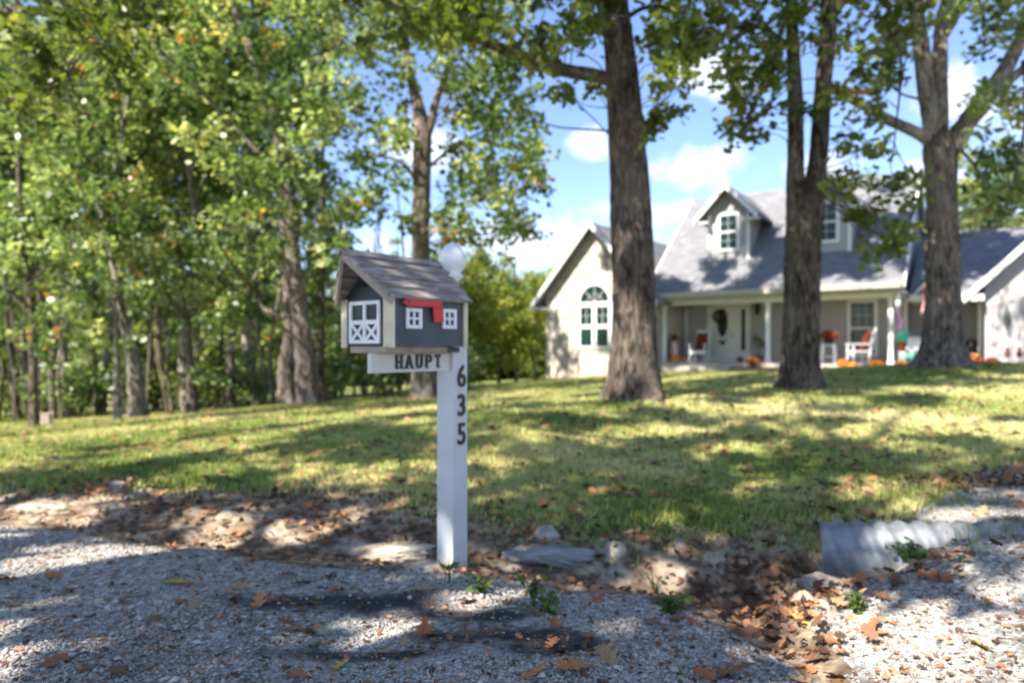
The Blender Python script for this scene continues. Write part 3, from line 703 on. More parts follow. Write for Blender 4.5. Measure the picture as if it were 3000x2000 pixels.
# yellowing trees seen in the gap left of the house
gy = generic_tree('yellowing_tree', 31, 6, .09, .8, 1.9, 80, .17, 6, None, M_leaf_yel)
for k, (x, y, s) in enumerate([(-1.9, 26, .95), (.3, 31, 1.0), (-.6, 34, .95), (-2.6, 31, 1.1), (1.2, 37, 1.1), (-4, 36, 1.2)]):
    o = gy if k == 0 else copy_tree(gy); put(o, x, y, k * 1.1, s); tag(o, 'small yellowing tree in the gap left of the stone wall', 'tree', 'yellowing trees left of the house')
# undergrowth shrubs
def shrub(name, seed, mat_):
    r = np.random.default_rng(seed); root = empty(name); cl = crown_clumps((0, 0, .75), (.85, .75, .65), 22, r, .28, .5, .3)
    mb = MB()
    for i in range(9):
        t = r.uniform(0, 6.28); pp, rr = catmull([(.05 * math.cos(t), .05 * math.sin(t), -.15), (.3 * math.cos(t), .3 * math.sin(t), .6), (.7 * math.cos(t), .7 * math.sin(t), 1.2)], [.018, .012, .005], 3); mb.tube(pp, rr, 5)
    mb.build('stem', M_bark, root); foliage('leaves', cl, .12, 5, mat_, root, r); return root
sh = [shrub('woodland_shrub', 41, M_leaf), shrub('woodland_shrub', 42, M_leaf_dk)]
for k in range(34):
    x = -17 + 16 * (k + .5) / 34 + wr.uniform(-.4, .4); y = 17.5 + wr.uniform(-1.2, 5) + (0 if x < -6 else .6)
    o = sh[k] if k < 2 else copy_tree(sh[k % 2]); put(o, x, y, wr.uniform(0, 6), wr.uniform(.6, 1.35)); tag(o, ['bright green shrub in the undergrowth at the wood edge', 'dull green shrub in the undergrowth at the wood edge'][k % 2], 'shrub', 'undergrowth shrubs along the wood edge')
# bare stems among the undergrowth
for k in range(40):
    x = -15.5 + 14.5 * (k + .5) / 40 + wr.uniform(-.3, .3); y = 17 + wr.uniform(-.6, 5)
    if k < 3:
        mb = MB(); h = 6; pp, rr = catmull([(0, 0, -.2), (.1 - .1 * k, .05, 1.5), (.25 * (k - 1), .1, 3.5), (.3 * (k - 1) + .2, -.1, h)], [.045 - .008 * k, .036 - .006 * k, .026, .008], 5); mb.tube(pp, rr, 8, jit=.15)
        mb.tube(*catmull([pp[8], np.array(pp[8]) + (.4, .1, .5), np.array(pp[8]) + (.7, .3, 1.4)], [.02, .014, .005], 3), 5)
        o = mb.build('bare_sapling', [M_bark, M_bark_dark, M_bark_pale][k], smooth=True); st = (globals().get('st') or []) + [o]
    else: o = st[k % 3].copy(); COL.objects.link(o)
    put(o, x, y, wr.uniform(0, 6), wr.uniform(.7, 1.2)); tag(o, ['grey', 'dark', 'pale'][k % 3] + ' bare sapling stem in the shade of the wood edge', 'sapling', 'bare sapling stems at the wood edge')
# the far wood reads as one mass
cl = []
for _ in range(900):
    x = rg.uniform(-60, 3); cl.append((x, 48 + rg.uniform(-3, 8) - .1 * x, -2.5 + abs(rg.normal(0, 1)) * 3.2 + rg.uniform(0, 2), rg.uniform(.9, 1.8)))
for _ in range(500):
    x = rg.uniform(3, 60); cl.append((x, 60 + rg.uniform(-3, 8), -1 + rg.uniform(0, 4), rg.uniform(.9, 1.8)))
P, Q = clump_points(cl, rg, 3); v_, f_, r_ = leaf_cloud(P, .55, rg, KITE, Q)
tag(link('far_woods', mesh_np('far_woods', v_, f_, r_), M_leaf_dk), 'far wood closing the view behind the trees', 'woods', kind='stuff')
# roadside oaks behind the viewer: their crowns dapple the road, the mailbox and the lawn
go = generic_tree('roadside_oak', 51, 12.5, .28, 4.6, 4.6, 50, .16, 17, cr=(.30, .55))
for k, (x, y, s, rz) in enumerate([(-6.5, -3.2, 1.0, 0), (-1.6, -6.5, 1.05, 2.1), (4.5, -4.5, .95, 4.0), (9, .5, .85, 3), (-3.2, -.9, .92, 5.1), (-6.9, 1.7, .9, 2.7), (-4.9, .2, .95, 2.2)]):
    o = go if k == 0 else copy_tree(go); put(o, x, y, rz, s); tag(o, 'tall roadside oak on the near side of the gravel road', 'tree', 'roadside oaks by the gravel road')

# ------------------------------------------------------------------ the house (local axes: x along the front, y to the back)
HA = R(-36); HO = np.array((8.4, 22.4)); ca, sa = math.cos(HA), math.sin(HA)
def hloc(x, b):                   # local x of photo column x on the plane y=b
    k = (x - 1500) / 2000
    # X = HO0 + ca*u - sa*b ; Y = HO1 + sa*u + ca*b
    return (k * (HO[1] + ca * b) - HO[0] + sa * b) / (ca - k * sa)
def hz(x, y, b):
    u = hloc(x, b); Yd = HO[1] + sa * u + ca * b; return EYE - (y - 1019) / 2000 * Yd
def hw(u, b, z=0): return (HO[0] + ca * u - sa * b, HO[1] + sa * u + ca * b, z)
house = empty('house', (HO[0], HO[1], 0), HA); tag(house, 'grey sided house with dormers, covered porch and stone gable wing', 'house')
mb = MB()
pr = [(1.8, -.9), (8.7, -.9), (8.7, 2.88), (4.2, 6.90), (0, 3.10), (0, 2.66), (1.8, 2.66)]
mb.prism([(-3.95, b, z) for b, z in pr], (7.70, 0, 0)); mb.box(3.75, 5.9, 2.2, 8, -.9, 2.6); mb.prism([(3.75, 2.2, 2.4), (3.75, 8, 2.4), (3.75, 5, 4.8)], (5, 0, 0))
mb.build('wall', M_siding, house)
GP = 8.9; gs = 1.02
def gzr(u): return 2.38 + gs * (GP - 5.45 - abs(u - GP))
mb = MB(); mb.prism([(5.86, -.5, -.9), (11.94, -.5, -.9), (11.94, -.5, gzr(11.94) - .14), (GP, -.5, gzr(GP) - .14), (5.86, -.5, gzr(5.86) - .14)], (0, 8, 0)); gw = mb.build('garage_wall', M_siding, house)
def slab(mb, a, b, c, d, th, mi=0):   # quad a,b,c,d thickened downward
    mb.prism([a, b, c, d], (0, 0, -th), mi)
mb = MB()
slab(mb, (-4.15, -.47, 2.84), (3.92, -.47, 2.84), (3.92, 4.2, 7.05), (-4.15, 4.2, 7.05), .13)
slab(mb, (-4.15, 4.203, 7.05), (3.92, 4.203, 7.05), (3.92, 8.9, 2.84), (-4.15, 8.9, 2.84), .13)
slab(mb, (3.93, .95, 2.56), (9, .95, 2.56), (9, 5.0, 4.94), (3.93, 5.0, 4.94), .12)
slab(mb, (3.93, 5.003, 4.94), (9, 5.003, 4.94), (9, 8.3, 2.6), (3.93, 8.3, 2.6), .12)
slab(mb, (5.45, -.82, 2.38), (GP, -.82, gzr(GP)), (GP, 7.6, gzr(GP)), (5.45, 7.6, 2.38), .12)
slab(mb, (GP + .003, -.82, gzr(GP)), (12.35, -.82, 2.38), (12.35, 7.6, 2.38), (GP + .003, 7.6, gzr(GP)), .12)
WC = -5.86; WP = 5.52; WT = 2.56; WH = 2.56
slab(mb, (WC - WH, -1.45, WT), (WC, -1.45, WP), (WC, 7.2, WP), (WC - WH, 7.2, WT), .12)
slab(mb, (WC + .003, -1.45, WP), (WC + WH, -1.45, WT), (WC + WH, 2.5, WT), (WC + .003, 6.0, WP), .12)
roof = mb.build('roof', M_roof, house)
# white trim: gutters, soffits, rake boards
mb = MB()
mb.box(-3.2, 3.9, -.47, 1.8, 2.60, 2.655); mb.box(-3.7, 3.75, -.10, .10, 2.45, 2.598)
mb.box(3.93, 5.6, .84, .945, 2.38, 2.56); mb.box(3.93, 5.6, .947, 2.2, 2.36, 2.40)
def rake(mb, u0, z0, u1, z1, b, h=.2):
    mb.prism([(u0, b, z0 - h), (u1, b, z1 - h), (u1, b, z1 + .02), (u0, b, z0 + .02)], (0, .06, 0))
rake(mb, WC - WH - .04, WT, WC, WP, -1.52); rake(mb, WC + WH + .04, WT, WC + .002, WP, -1.522)
rake(mb, 5.40, 2.36, GP, gzr(GP), -.89); rake(mb, 12.4, 2.36, GP + .002, gzr(GP), -.892)
mb.box(5.15, 5.86, -.82, -.5, 2.22, 2.40); mb.box(WC - WH, WC - WH + .5, -1.45, -1.1, 2.40, 2.5)
for u0 in (3.925, -4.21):
    mb.prism([(u0, -.47, 2.72), (u0, 4.2, 6.93), (u0, 4.2, 7.055), (u0, -.47, 2.86)], (.05, 0, 0)); mb.prism([(u0, 8.9, 2.66), (u0, 4.203, 6.87), (u0, 4.203, 7.07), (u0, 8.9, 2.86)], (.05, 0, 0))
mb.box(3.70, 3.80, 1.74, 1.86, -.5, 2.6); mb.box(-3.55, -3.47, 1.75, 1.82, .3, 2.6)
mb.build('fascia', M_soffit, house)
mb = MB(); mb.box(-4.1, 3.9, -.60, -.475, 2.70, 2.86); mb.box(-4.1, 3.9, -.47, -.42, 2.58, 2.70); mb.build('gutter', painted('shaded_almond_gutter', (.44, .42, .35), .05), house)  # porch gutter and fascia: almond tone with shade painted into the colour
# stone wing
mb = MB(); wu0, wu1 = -7.97, -3.75
slope = (WP - WT) / WH
mb.prism([(wu0, -1.1, -1.4), (wu1, -1.1, -1.4), (wu1, -1.1, WT + slope * (WC + WH - wu1) - .15), (WC, -1.1, WP - .15), (wu0, -1.1, WT + slope * (wu0 - WC + WH) - .15)], (0, 8, 0))
stone = mb.build('stone_wall', M_stonewall, house)
# arched window
def bars(mb, u0, u1, z0, z1, nu, nz, b, w=.010, d=.03, mi=0):
    for i in range(1, nu): u = u0 + (u1 - u0) * i / nu; mb.box(u - w / 2, u + w / 2, b - d, b, z0, z1, mi)
    for i in range(1, nz): z = z0 + (z1 - z0) * i / nz; mb.box(u0, u1, b - d + .003, b, z - w / 2, z + w / 2, mi)
b0 = -1.1; wc = -5.84
mb = MB()
mb.box(wc - .72, wc + .72, b0 - .06, b0 - .002, .93, 1.02); mb.box(wc - .72, wc + .72, b0 - .06, b0 - .002, 2.45, 2.63)
for x0, x1 in ((-.72, -.58), (-.09, .09), (.58, .72)): mb.box(wc + x0, wc + x1, b0 - .06, b0 - .002, 1.02, 2.45)
for s in (-1, 1):
    a_, b_ = sorted((wc + s * .09, wc + s * .58)); mb.box(a_, b_, b0 - .055, b0 - .002, 1.66, 1.80); bars(mb, a_, b_, 1.80, 2.45, 2, 2, b0 - .02)
n = 20
for i in range(n):
    t0, t1 = math.pi * i / n, math.pi * (i + 1) / n
    mb.prism([(wc + .60 * math.cos(t), b0 - .06, 2.63 + .60 * math.sin(t)) for t in (t0, t1)] + [(wc + .68 * math.cos(t), b0 - .06, 2.63 + .68 * math.sin(t)) for t in (t1, t0)], (0, .058, 0))
for t in (45, 90, 135): mb.bar((wc, b0 - .04, 2.63), (wc + .6 * math.cos(R(t)), b0 - .04, 2.63 + .6 * math.sin(R(t))), .012, .012, up=(0, 1, 0))
mb.tube([(wc + .3 * math.cos(t), b0 - .04, 2.63 + .3 * math.sin(t)) for t in np.linspace(0, math.pi, 12)], [.007] * 12, 5)
wf = mb.build('arched_window', M_white, house)
mb = MB(); mb.box(wc - .58, wc + .58, b0 - .02, b0 - .004, 1.02, 2.45)
mb.prism([(wc + .6 * math.cos(t), b0 - .02, 2.63 + .6 * math.sin(t)) for t in np.linspace(0, math.pi, 18)], (0, .016, 0)); mb.build('pane', M_glass, wf)
# porch
mb = MB(); mb.box(-3.74, 3.9, -.25, 1.79, -.3, .45); pf = mb.build('porch_floor', M_concrete, house)
mb = MB(); mb.box(-3.3, -1.05, -.72, -.255, -.3, .33); mb.build('step', M_concrete, house)
mb = MB(); mb.box(-1.03, 3.9, -.62, -.257, -.3, .30)
for i in range(24): mb.box(-1.0 + i * .2, -.82 + i * .2, -.63, -.25, .30, .335)
mb.build('brick_edging', M_brick, house)
for u in (-3.62, 0, 3.55):
    mb = MB(); mb.box(u - .065, u + .065, -.065, .065, .56, 2.36); mb.box(u - .09, u + .09, -.09, .09, .452, .56); mb.box(u - .085, u + .085, -.085, .085, 2.36, 2.448)
    mb.build('porch_post', M_white, house, bevel=.008)
mb = MB(); mb.box(5.66, 5.78, .88, 1.0, -.2, 2.36); mb.build('porch_post', M_white, house, bevel=.008)
# door
b1 = 1.8
mb = MB(); mb.box(-2.70, -2.58, b1 - .05, b1 - .002, .452, 2.60); mb.box(-1.64, -1.52, b1 - .05, b1 - .002, .452, 2.60); mb.box(-2.58, -1.64, b1 - .05, b1 - .002, 2.50, 2.60); mb.box(-1.52, -1.43, b1 - .045, b1 - .002, .452, 2.60); mb.box(-1.275, -1.12, b1 - .045, b1 - .002, .452, 2.60); mb.box(-1.43, -1.275, b1 - .045, b1 - .002, 2.36, 2.60); mb.box(-1.43, -1.275, b1 - .045, b1 - .002, .452, .86)
dr = mb.build('door_frame', M_door, house)
mb = MB(); mb.box(-1.43, -1.275, b1 - .02, b1 - .003, .86, 2.36); mb.build('sidelight', M_glass, dr)
mb = MB(); mb.box(-2.58, -1.64, b1 - .035, b1 - .002, .455, 2.50)
for x0 in (-2.48, -2.06): mb.box(x0, x0 + .32, b1 - .045, b1 - .035, .6, 1.05)
door = mb.build('door', M_door, house)
mb = MB(); mb.prism([(-2.11 + .19 * math.cos(t), b1 - .05, 1.88 + .52 * math.sin(t)) for t in np.linspace(0, 2 * math.pi, 24, endpoint=False)], (0, .014, 0))
mb.prism([(-2.28, b1 - .05, 1.22), (-2.11, b1 - .05, 1.04), (-1.94, b1 - .05, 1.22)], (0, .014, 0)); mb.build('door_glass', M_glass, door)
mb = MB(); mb.lathe([(.02, 0), (.03, .02), (.03, .04), (.012, .06)], 10, (-1.72, b1 - .08, 1.38)); mb.build('handle', M_black, door)
# porch window
def sash(name, parent, u0, u1, z0, z1, b, split=None, grid=(3, 2), fw=.1, both=False):
    mb = MB(); zm = split or (z0 + z1) / 2
    mb.box(u0 - fw, u0, b - .05, b - .002, z0 - fw, z1 + fw); mb.box(u1, u1 + fw, b - .05, b - .002, z0 - fw, z1 + fw)
    mb.box(u0, u1, b - .05, b - .002, z1, z1 + fw); mb.box(u0, u1, b - .055, b - .002, z0 - fw, z0); mb.box(u0, u1, b - .045, b - .002, zm - .03, zm + .03)
    bars(mb, u0, u1, zm + .03, z1, grid[0], grid[1], b - .012)
    if both: bars(mb, u0, u1, z0, zm - .03, grid[0], grid[1], b - .012)
    w = mb.build('window', M_white, parent)
    mb = MB(); mb.box(u0, u1, b - .012, b - .004, z0, z1); mb.build('pane', M_glass, w if parent is house else parent)
    return w
sash('window', house, 2.16, 2.86, .78, 2.42, b1, grid=(3, 2))
# dormers
for uc in (-1.6, 1.6):
    root = empty('dormer'); root.parent = house
    hwid, zf, ze, zp = .73, 3.9, 5.78, 6.72
    mb = MB()
    mb.prism([(uc - hwid, .9, zf), (uc + hwid, .9, zf), (uc + hwid, .9, ze + .02), (uc, .9, ze + .02 + hwid * 1.0), (uc - hwid, .9, ze + .02)], (0, 2.6, 0))
    mb.build('wall', M_siding, root)
    mb = MB(); ov = .36; zt = ze - ov * 1.0 + .1; zr = ze + hwid + .16
    slab(mb, (uc - hwid - ov, .52, zt), (uc, .52, zr), (uc, 4.0, zr), (uc - hwid - ov, 3.4, zt), .09); slab(mb, (uc + .002, .52, zr), (uc + hwid + ov, .52, zt), (uc + hwid + ov, 3.4, zt), (uc + .002, 4.0, zr), .09)
    mb.build('roof', M_roof, root)
    mb = MB(); rake(mb, uc - hwid - ov - .03, zt, uc, zr, .455, .19); rake(mb, uc + hwid + ov + .03, zt, uc + .002, zr, .453, .19)
    mb.box(uc - hwid - ov, uc - hwid + .12, .52, .9, zt - .16, zt - .1); mb.box(uc + hwid - .12, uc + hwid + ov, .52, .9, zt - .16, zt - .1)
    mb.box(uc - hwid - .01, uc - hwid + .1, .86, .899, zf, ze - .1); mb.box(uc + hwid - .1, uc + hwid + .01, .86, .899, zf, ze - .1)
    mb.build('fascia', M_soffit, root)
    sash('window', root, uc - .29, uc + .29, 4.45, 5.62, .9, grid=(2, 2), fw=.10, both=True)

# ------------------------------------------------------------------ things on and around the porch
def thing(name, label, cat, u, b, z, rz=0, group=None):
    e = empty(name, hw(u, b, z), HA + rz); return tag(e, label, cat, group)
def pumpkin(name, label, u, b, z, r, m=M_pump, group='pumpkins set along the porch edge'):
    e = thing(name, label, 'pumpkin', u, b, z, 0, group)
    mb = MB(); mb.lathe([(r * .3, 0), (r * .8, r * .12), (r, r * .55), (r * .95, r * 1.0), (r * .6, r * 1.38), (r * .2, r * 1.42)], 32, squash=lambda t: 1 - .09 * abs(math.sin(4.5 * t))); mb.build('flesh', m, e, True)
    mb = MB(); pp, rr = catmull([(0, 0, r * 1.36), (.01, 0, r * 1.6), (r * .25, 0, r * 1.8)], [r * .13, r * .08, r * .09], 3); mb.tube(pp, rr, 7); mb.build('stem', M_stem, e)
pumpkin('pumpkin', 'orange pumpkin on the porch edge by the leftmost post', hloc(1978, -.1), -.1, .452, .17)
pumpkin('pumpkin', 'small rust coloured pumpkin by the front door', hloc(2168, .9), .9, .452, .13, M_terra)
pumpkin('pumpkin', 'bright orange pumpkin on the brick edging in front of the right rocking chair', hloc(2472, -.45), -.45, .335, .19)
pumpkin('pumpkin', 'tilted smaller orange pumpkin right beside the brightest pumpkin', hloc(2496, -.5), -.5, .335, .14)
def mums(name, label, u, b, z, r, mi, group='pots of mums', pot=M_terra, base=True):
    e = thing(name, label, 'potted flowers', u, b, z, 0, group)
    mb = MB(); mb.lathe([(r * .42, 0), (r * .56, r * .62), (r * .62, r * .64), (r * .62, r * .74), (r * .5, r * .74)], 16); mb.build('pot', pot, e, True)
    q_ = np.random.default_rng(int(abs(u) * 100)); n = 420; d = q_.normal(size=(n, 3)); d /= np.linalg.norm(d, axis=1)[:, None]; d[:, 2] = np.abs(d[:, 2]) * .75
    P = d * r * q_.uniform(.75, 1.02, n)[:, None] + np.array((0, 0, r * .8)); v_, f_, r_ = leaf_cloud(P, r * .3, q_, KITE, q_.random(n), .2)
    link('flowers', mesh_np('flowers', v_, f_, r_), M_mum[mi], e)
mums('potted_mums', 'orange and yellow mums in front of the middle porch post', hloc(2206, -.5), -.5, .33, .2, 1)
mums('potted_mums', 'orange mums at the foot of the right rocking chair', hloc(2566, -.42), -.42, .335, .17, 1)
mums('potted_mums', 'low orange mums by the green hose at the porch corner', hloc(2640, -.45), -.45, .335, .16, 1)
# plant stand with red mums
u0 = hloc(2428, .5)
st_ = thing('plant_stand', 'white slatted plant stand between the dark twin tree and rocking chair', 'stand', u0, .5, .452)
mb = MB(); mb.box(-.2, .2, -.17, .17, .58, .62); mb.build('top', M_white, st_)
for x_ in (-.17, .17):
    for y_ in (-.14, .14): mb = MB(); mb.bar((x_ * 1.15, y_ * 1.15, 0), (x_, y_, .58), .045, .045); mb.build('leg', M_white, st_)
mb = MB(); mb.box(-.15, .15, -.02, .02, .2, .24); mb.build('stretcher', M_white, st_)
mums('potted_mums', 'red mums in a dark pot on the white plant stand', u0, .5, 1.072, .27, 0, pot=M_black)
def rocking_chair(label, u, b, rz):
    e = thing('rocking_chair', label, 'rocking chair', u, b, .455, rz, 'white rocking chairs on the porch')
    for s in (-1, 1):
        x = s * .27
        mb = MB(); mb.bar((x, -.24, .05), (x, -.24, .60), .045, .045); mb.build('front_leg', M_white, e)
        mb = MB(); mb.bar((x * .96, .18, .05), (x * .88, .42, 1.10), .045, .045); mb.build('back_post', M_white, e)
        mb = MB(); mb.box(x - .045, x + .045, -.32, .28, .60, .635); mb.build('armrest', M_white, e)
        mb = MB(); mb.tube([(x, t, .025 + .22 * t * t) for t in np.linspace(-.42, .5, 10)], [.022] * 10, 6); mb.build('rocker', M_white, e)
    mb = MB(); mb.box(-.27, .27, -.26, .24, .37, .41); mb.box(-.25, .25, -.262, -.24, .28, .37); mb.build('seat', M_white, e)
    mb = MB()
    for i in range(6): x = -.2 + .08 * i; mb.bar((x, .24, .42), (x * .95, .40, 1.05), .045, .015)
    mb.bar((-.25, .41, 1.08), (.25, .41, 1.08), .03, .1); mb.build('backrest', M_white, e)
    mb = MB(); mb.prism([(-.21, .17, .45), (.21, .17, .45), (.2, .33, 1.02), (-.2, .33, 1.02)], (0, -.08, .02)); mb.box(-.22, .22, -.22, .2, .412, .47); mb.build('cushion', M_cush, e, bevel=.03)
rocking_chair('white rocking chair facing the lawn, left of the front door', hloc(2050, .6), .6, 0)
rocking_chair('white rocking chair turned side-on under the porch window', hloc(2515, .45), .45, R(-62))
# topiary, wreath, lantern
e = thing('potted_topiary', 'dark green potted plant on a thin stem right of the front door', 'potted plant', hloc(2222, 1.25), 1.25, .452)
mb = MB(); mb.lathe([(.09, 0), (.13, .2), (.14, .22), (.1, .22)], 14); mb.build('pot', M_black, e, True); mb = MB(); mb.tube([(0, 0, .2), (0, 0, .6)], [.015, .012], 6); mb.build('stem', M_bark, e)
P, Q = clump_points([(0, 0, .75, .26), (.1, 0, .62, .16), (-.1, .05, .85, .16)], rg, 22); v_, f_, r_ = leaf_cloud(P, .07, rg, KITE, Q); link('leaves', mesh_np('leaves', v_, f_, r_), M_leaf_dk, e)
e = thing('door_wreath', 'dark round wreath hanging on the white front door', 'wreath', -2.2, 1.70, 2.12)
tt = rg.uniform(0, 2 * math.pi, 420); P = np.stack([np.cos(tt) * .19, np.zeros(420), np.sin(tt) * .19], 1) + rg.normal(size=(420, 3)) * .03
v_, f_, r_ = leaf_cloud(P, .07, rg, KITE); link('leaves', mesh_np('leaves', v_, f_, r_), M_wreath, e)
mb = MB(); mb.tube([(math.cos(t) * .19, 0, math.sin(t) * .19) for t in np.linspace(0, 2 * math.pi, 20)], [.02] * 20, 6); mb.build('ring', M_stem, e)
e = thing('wall_lantern', 'black wall lantern between the front door and middle post', 'lantern', hloc(2219, 1.72), 1.70, 2.12)
mb = MB(); mb.lathe([(.03, 0), (.07, .03), (.085, .26), (.05, .3), (.1, .31), (.02, .42)], 8); mb.box(-.02, .02, 0, .10, .2, .24); mb.build('body', M_black, e)
mb = MB(); mb.box(-.05, .05, .08, .098, .05, .35); mb.build('backplate', M_black, e)
# pale figure at the left end of the porch
e = thing('porch_ornament', 'pale pink upright ornament with dark cap at the left porch end', 'ornament', hloc(1976, .6), .6, .452)
mb = MB(); mb.lathe([(.11, 0), (.12, .08), (.09, .18), (.14, .3), (.15, .5), (.12, .68), (.05, .76)], 16); mb.build('body', M_pink, e, True)
mb = MB(); mb.lathe([(.05, .76), (.1, .78), (.11, .9), (.05, 1.02)], 12); mb.build('cap', M_cush, e, True)
pumpkin('pumpkin', 'small orange gourd beside the left rocking chair', hloc(2003, .7), .7, .452, .13)
# hanging spinner and corner things
e = thing('hanging_windsock', 'white and purple windsock hanging at the right porch corner', 'windsock', hloc(2634, .0), -.2, 2.66)
mb = MB(); mb.lathe([(.005, 0), (.06, -.1), (.085, -.28), (.07, -.5), (.03, -.52)], 12); mb.build('sleeve', M_white, e, True)
for k_ in range(5):
    mb = MB(); x = .05 * math.cos(k_ * 1.3); y = .05 * math.sin(k_ * 1.3); pp = [(x * (1 + t), y * (1 + t) + .03 * math.sin(5 * t + k_), -.5 - t * .75) for t in np.linspace(0, 1, 8)]
    mb.tube(pp, [.022] * 8, 4); mb.build('tail', M_purple, e)
e = thing('watering_can', 'bright teal watering can perched at the right porch corner', 'watering can', hloc(2644, -.2), -.2, 1.12)
mb = MB(); mb.lathe([(.10, 0), (.115, .02), (.11, .24), (.07, .30), (.06, .3)], 16); mb.build('body', M_teal, e, True)
mb = MB(); mb.tube([(.1, 0, .06), (.2, 0, .2), (.24, 0, .33)], [.02, .016, .02], 8); mb.build('spout', M_teal, e)
mb = MB(); mb.tube([(-.1, 0, .25), (-.18, 0, .2), (-.18, 0, .1), (-.1, 0, .05)], [.01] * 4, 6); mb.build('handle', M_teal, e)
e = thing('pedestal', 'pink and red painted pedestal under the teal watering can', 'pedestal', hloc(2644, -.2), -.2, .34)
mb = MB(); mb.lathe([(.15, -.3), (.15, .05), (.07, .12), (.06, .4), (.05, .5)], 14); mb.build('column', M_pink, e, True); mb = MB(); mb.lathe([(.05, .5), (.09, .56), (.1, .72), (.12, .76), (.12, .778)], 14); mb.build('bowl', M_cush, e, True)
e = thing('garden_hose', 'coil of light green hose at the foot of the porch corner', 'hose', hloc(2658, -.5), -.5, .30)
mb = MB(); mb.tube([(math.cos(t) * (.17 + .004 * t), .012 * t, .2 + math.sin(t) * (.2 + .003 * t)) for t in np.linspace(0, 25, 110)], [.012] * 110, 6); mb.build('coil', M_teal, e, True)
mb = MB(); mb.bar((0, .1, -.3), (0, .1, .42), .03, .03); mb.build('hanger', M_black, e)
# white garden sofa in the breezeway
us = hloc(2697, .7)
e = thing('garden_sofa', 'white cushioned garden seat beside the trunk of the forked tree', 'sofa', us, .8, .30)
mb = MB(); mb.box(-.62, .62, -.3, .35, 0, .42); mb.build('base', M_siding, e)
for s_ in (-1, 1): mb = MB(); mb.box(s_ * .31 - .29, s_ * .31 + .29, -.32, .3, .422, .60); mb.build('cushion', M_white, e, bevel=.05)
mb = MB(); mb.box(-.6, .6, .2, .36, .602, 1.0); mb.build('backrest', M_white, e, bevel=.05)
# flag
fl = empty('flag', hw(hloc(2652, .84), .80, 2.30), HA); tag(fl, 'red and white striped flag on a slanted white pole before the breezeway', 'flag')
tip = np.array((1.0, -.55, 1.0)); mb = MB(); mb.tube([(0, 0, 0), tip], [.02, .015], 8); mb.build('pole', M_white, fl); mb = MB(); mb.lathe([(.01, 0), (.03, .02), (.03, .05), (.01, .07)], 8, tuple(tip)); mb.build('finial', M_white, fl)
mb = MB(); ns, nr = 13, 14; L_, H_ = 1.05, .62; d_ = tip / np.linalg.norm(tip)
def fp(i, j):                    # i along the pole (hoist), j down the fly
    s = .93 - H_ * i / ns / np.linalg.norm(tip); p = tip * s; t = j / nr
    return (p[0] - .06 * t + .05 * math.sin(6 * t + i * .5) * t - .25 * t * (1 - i / ns), p[1] + .05 * math.sin(4 * t + i * .4) * t, p[2] - L_ * t * .92)
for i in range(ns):
    for j in range(nr):
        mi = 2 if (i < 7 and j < 6) else (0 if i % 2 == 0 else 1)
        mb.add([fp(i, j), fp(i + 1, j), fp(i + 1, j + 1), fp(i, j + 1)], [(0, 1, 2, 3)], mi)
fm = mb.build('cloth', [M_flagred, M_flagwhite, M_flagblue], fl, True); sd_ = fm.modifiers.new('thickness', 'SOLIDIFY'); sd_.thickness = .004
# by the garage
mums('potted_mums', 'orange and red mums massed at the foot of the forked tree', hloc(2845, .3), .3, .36, .26, 1)
mums('potted_mums', 'dark red mums next to the garage corner', hloc(2872, .1), .1, .36, .22, 0)
mums('potted_mums', 'dull purple red mums against the garage wall', hloc(2906, -.75), -.75, .42, .17, 0, pot=M_white)
e = thing('kettle_grill', 'black round grill standing in the breezeway shade', 'grill', hloc(2846, 1.5), 1.5, .2)
mb = MB(); mb.lathe([(.05, .55), (.24, .65), (.27, .8), (.2, .95), (.04, 1.02)], 18); mb.build('bowl', M_black, e, True)
for k_ in range(3): mb = MB(); t = k_ * 2.1; mb.bar((.3 * math.cos(t), .3 * math.sin(t), 0), (.12 * math.cos(t), .12 * math.sin(t), .62), .025, .025); mb.build('leg', M_black, e)
e = thing('wall_ornament', 'dark leaf shaped metal ornament on the garage wall', 'ornament', hloc(2950, -.53), -.54, 1.75)
mb = MB(); mb.prism([(.0, -.01, -.32), (.09, -.01, -.1), (.08, -.01, .12), (0, -.01, .36), (-.08, -.01, .12), (-.09, -.01, -.1)], (0, .02, 0)); mb.bar((0, -.015, -.36), (0, -.015, .34), .014, .014, up=(0, 1, 0)); mb.build('leaf', painted('verdigris_metal', (.10, .12, .115)), e, bevel=.004)
for xx, lb in ((2952, 'small brown garden stake ornament against the lit garage wall'), (2986, 'small dark red garden stake ornament near the right edge')):
    e = thing('garden_stake', lb, 'ornament', hloc(xx, -.9), -.9, .42)
    mb = MB(); mb.tube([(0, 0, -.25), (0, 0, .30)], [.008, .008], 6); mb.build('rod', M_black, e); mb = MB(); mb.lathe([(.01, .28), (.06, .32), (.07, .4), (.03, .47), (.05, .5), (.01, .56)], 10); mb.build('figure', M_terra if xx < 2960 else M_cush, e, True)
# small marker box by the wood
p_ = at(136, 1240, 14.2)
e = empty('utility_box', (p_[0], p_[1], float(gz(p_[0], p_[1])))); tag(e, 'small grey utility box on a stake at the far left wood edge', 'utility box')
mb = MB(); mb.box(-.09, .09, -.05, .05, .05, .24); mb.box(-.1, .1, -.06, .06, .24, .27); mb.build('box', M_plank, e); mb = MB(); mb.bar((.13, 0, -.1), (.13, 0, .3), .03, .03); mb.build('stake', M_plank, e)

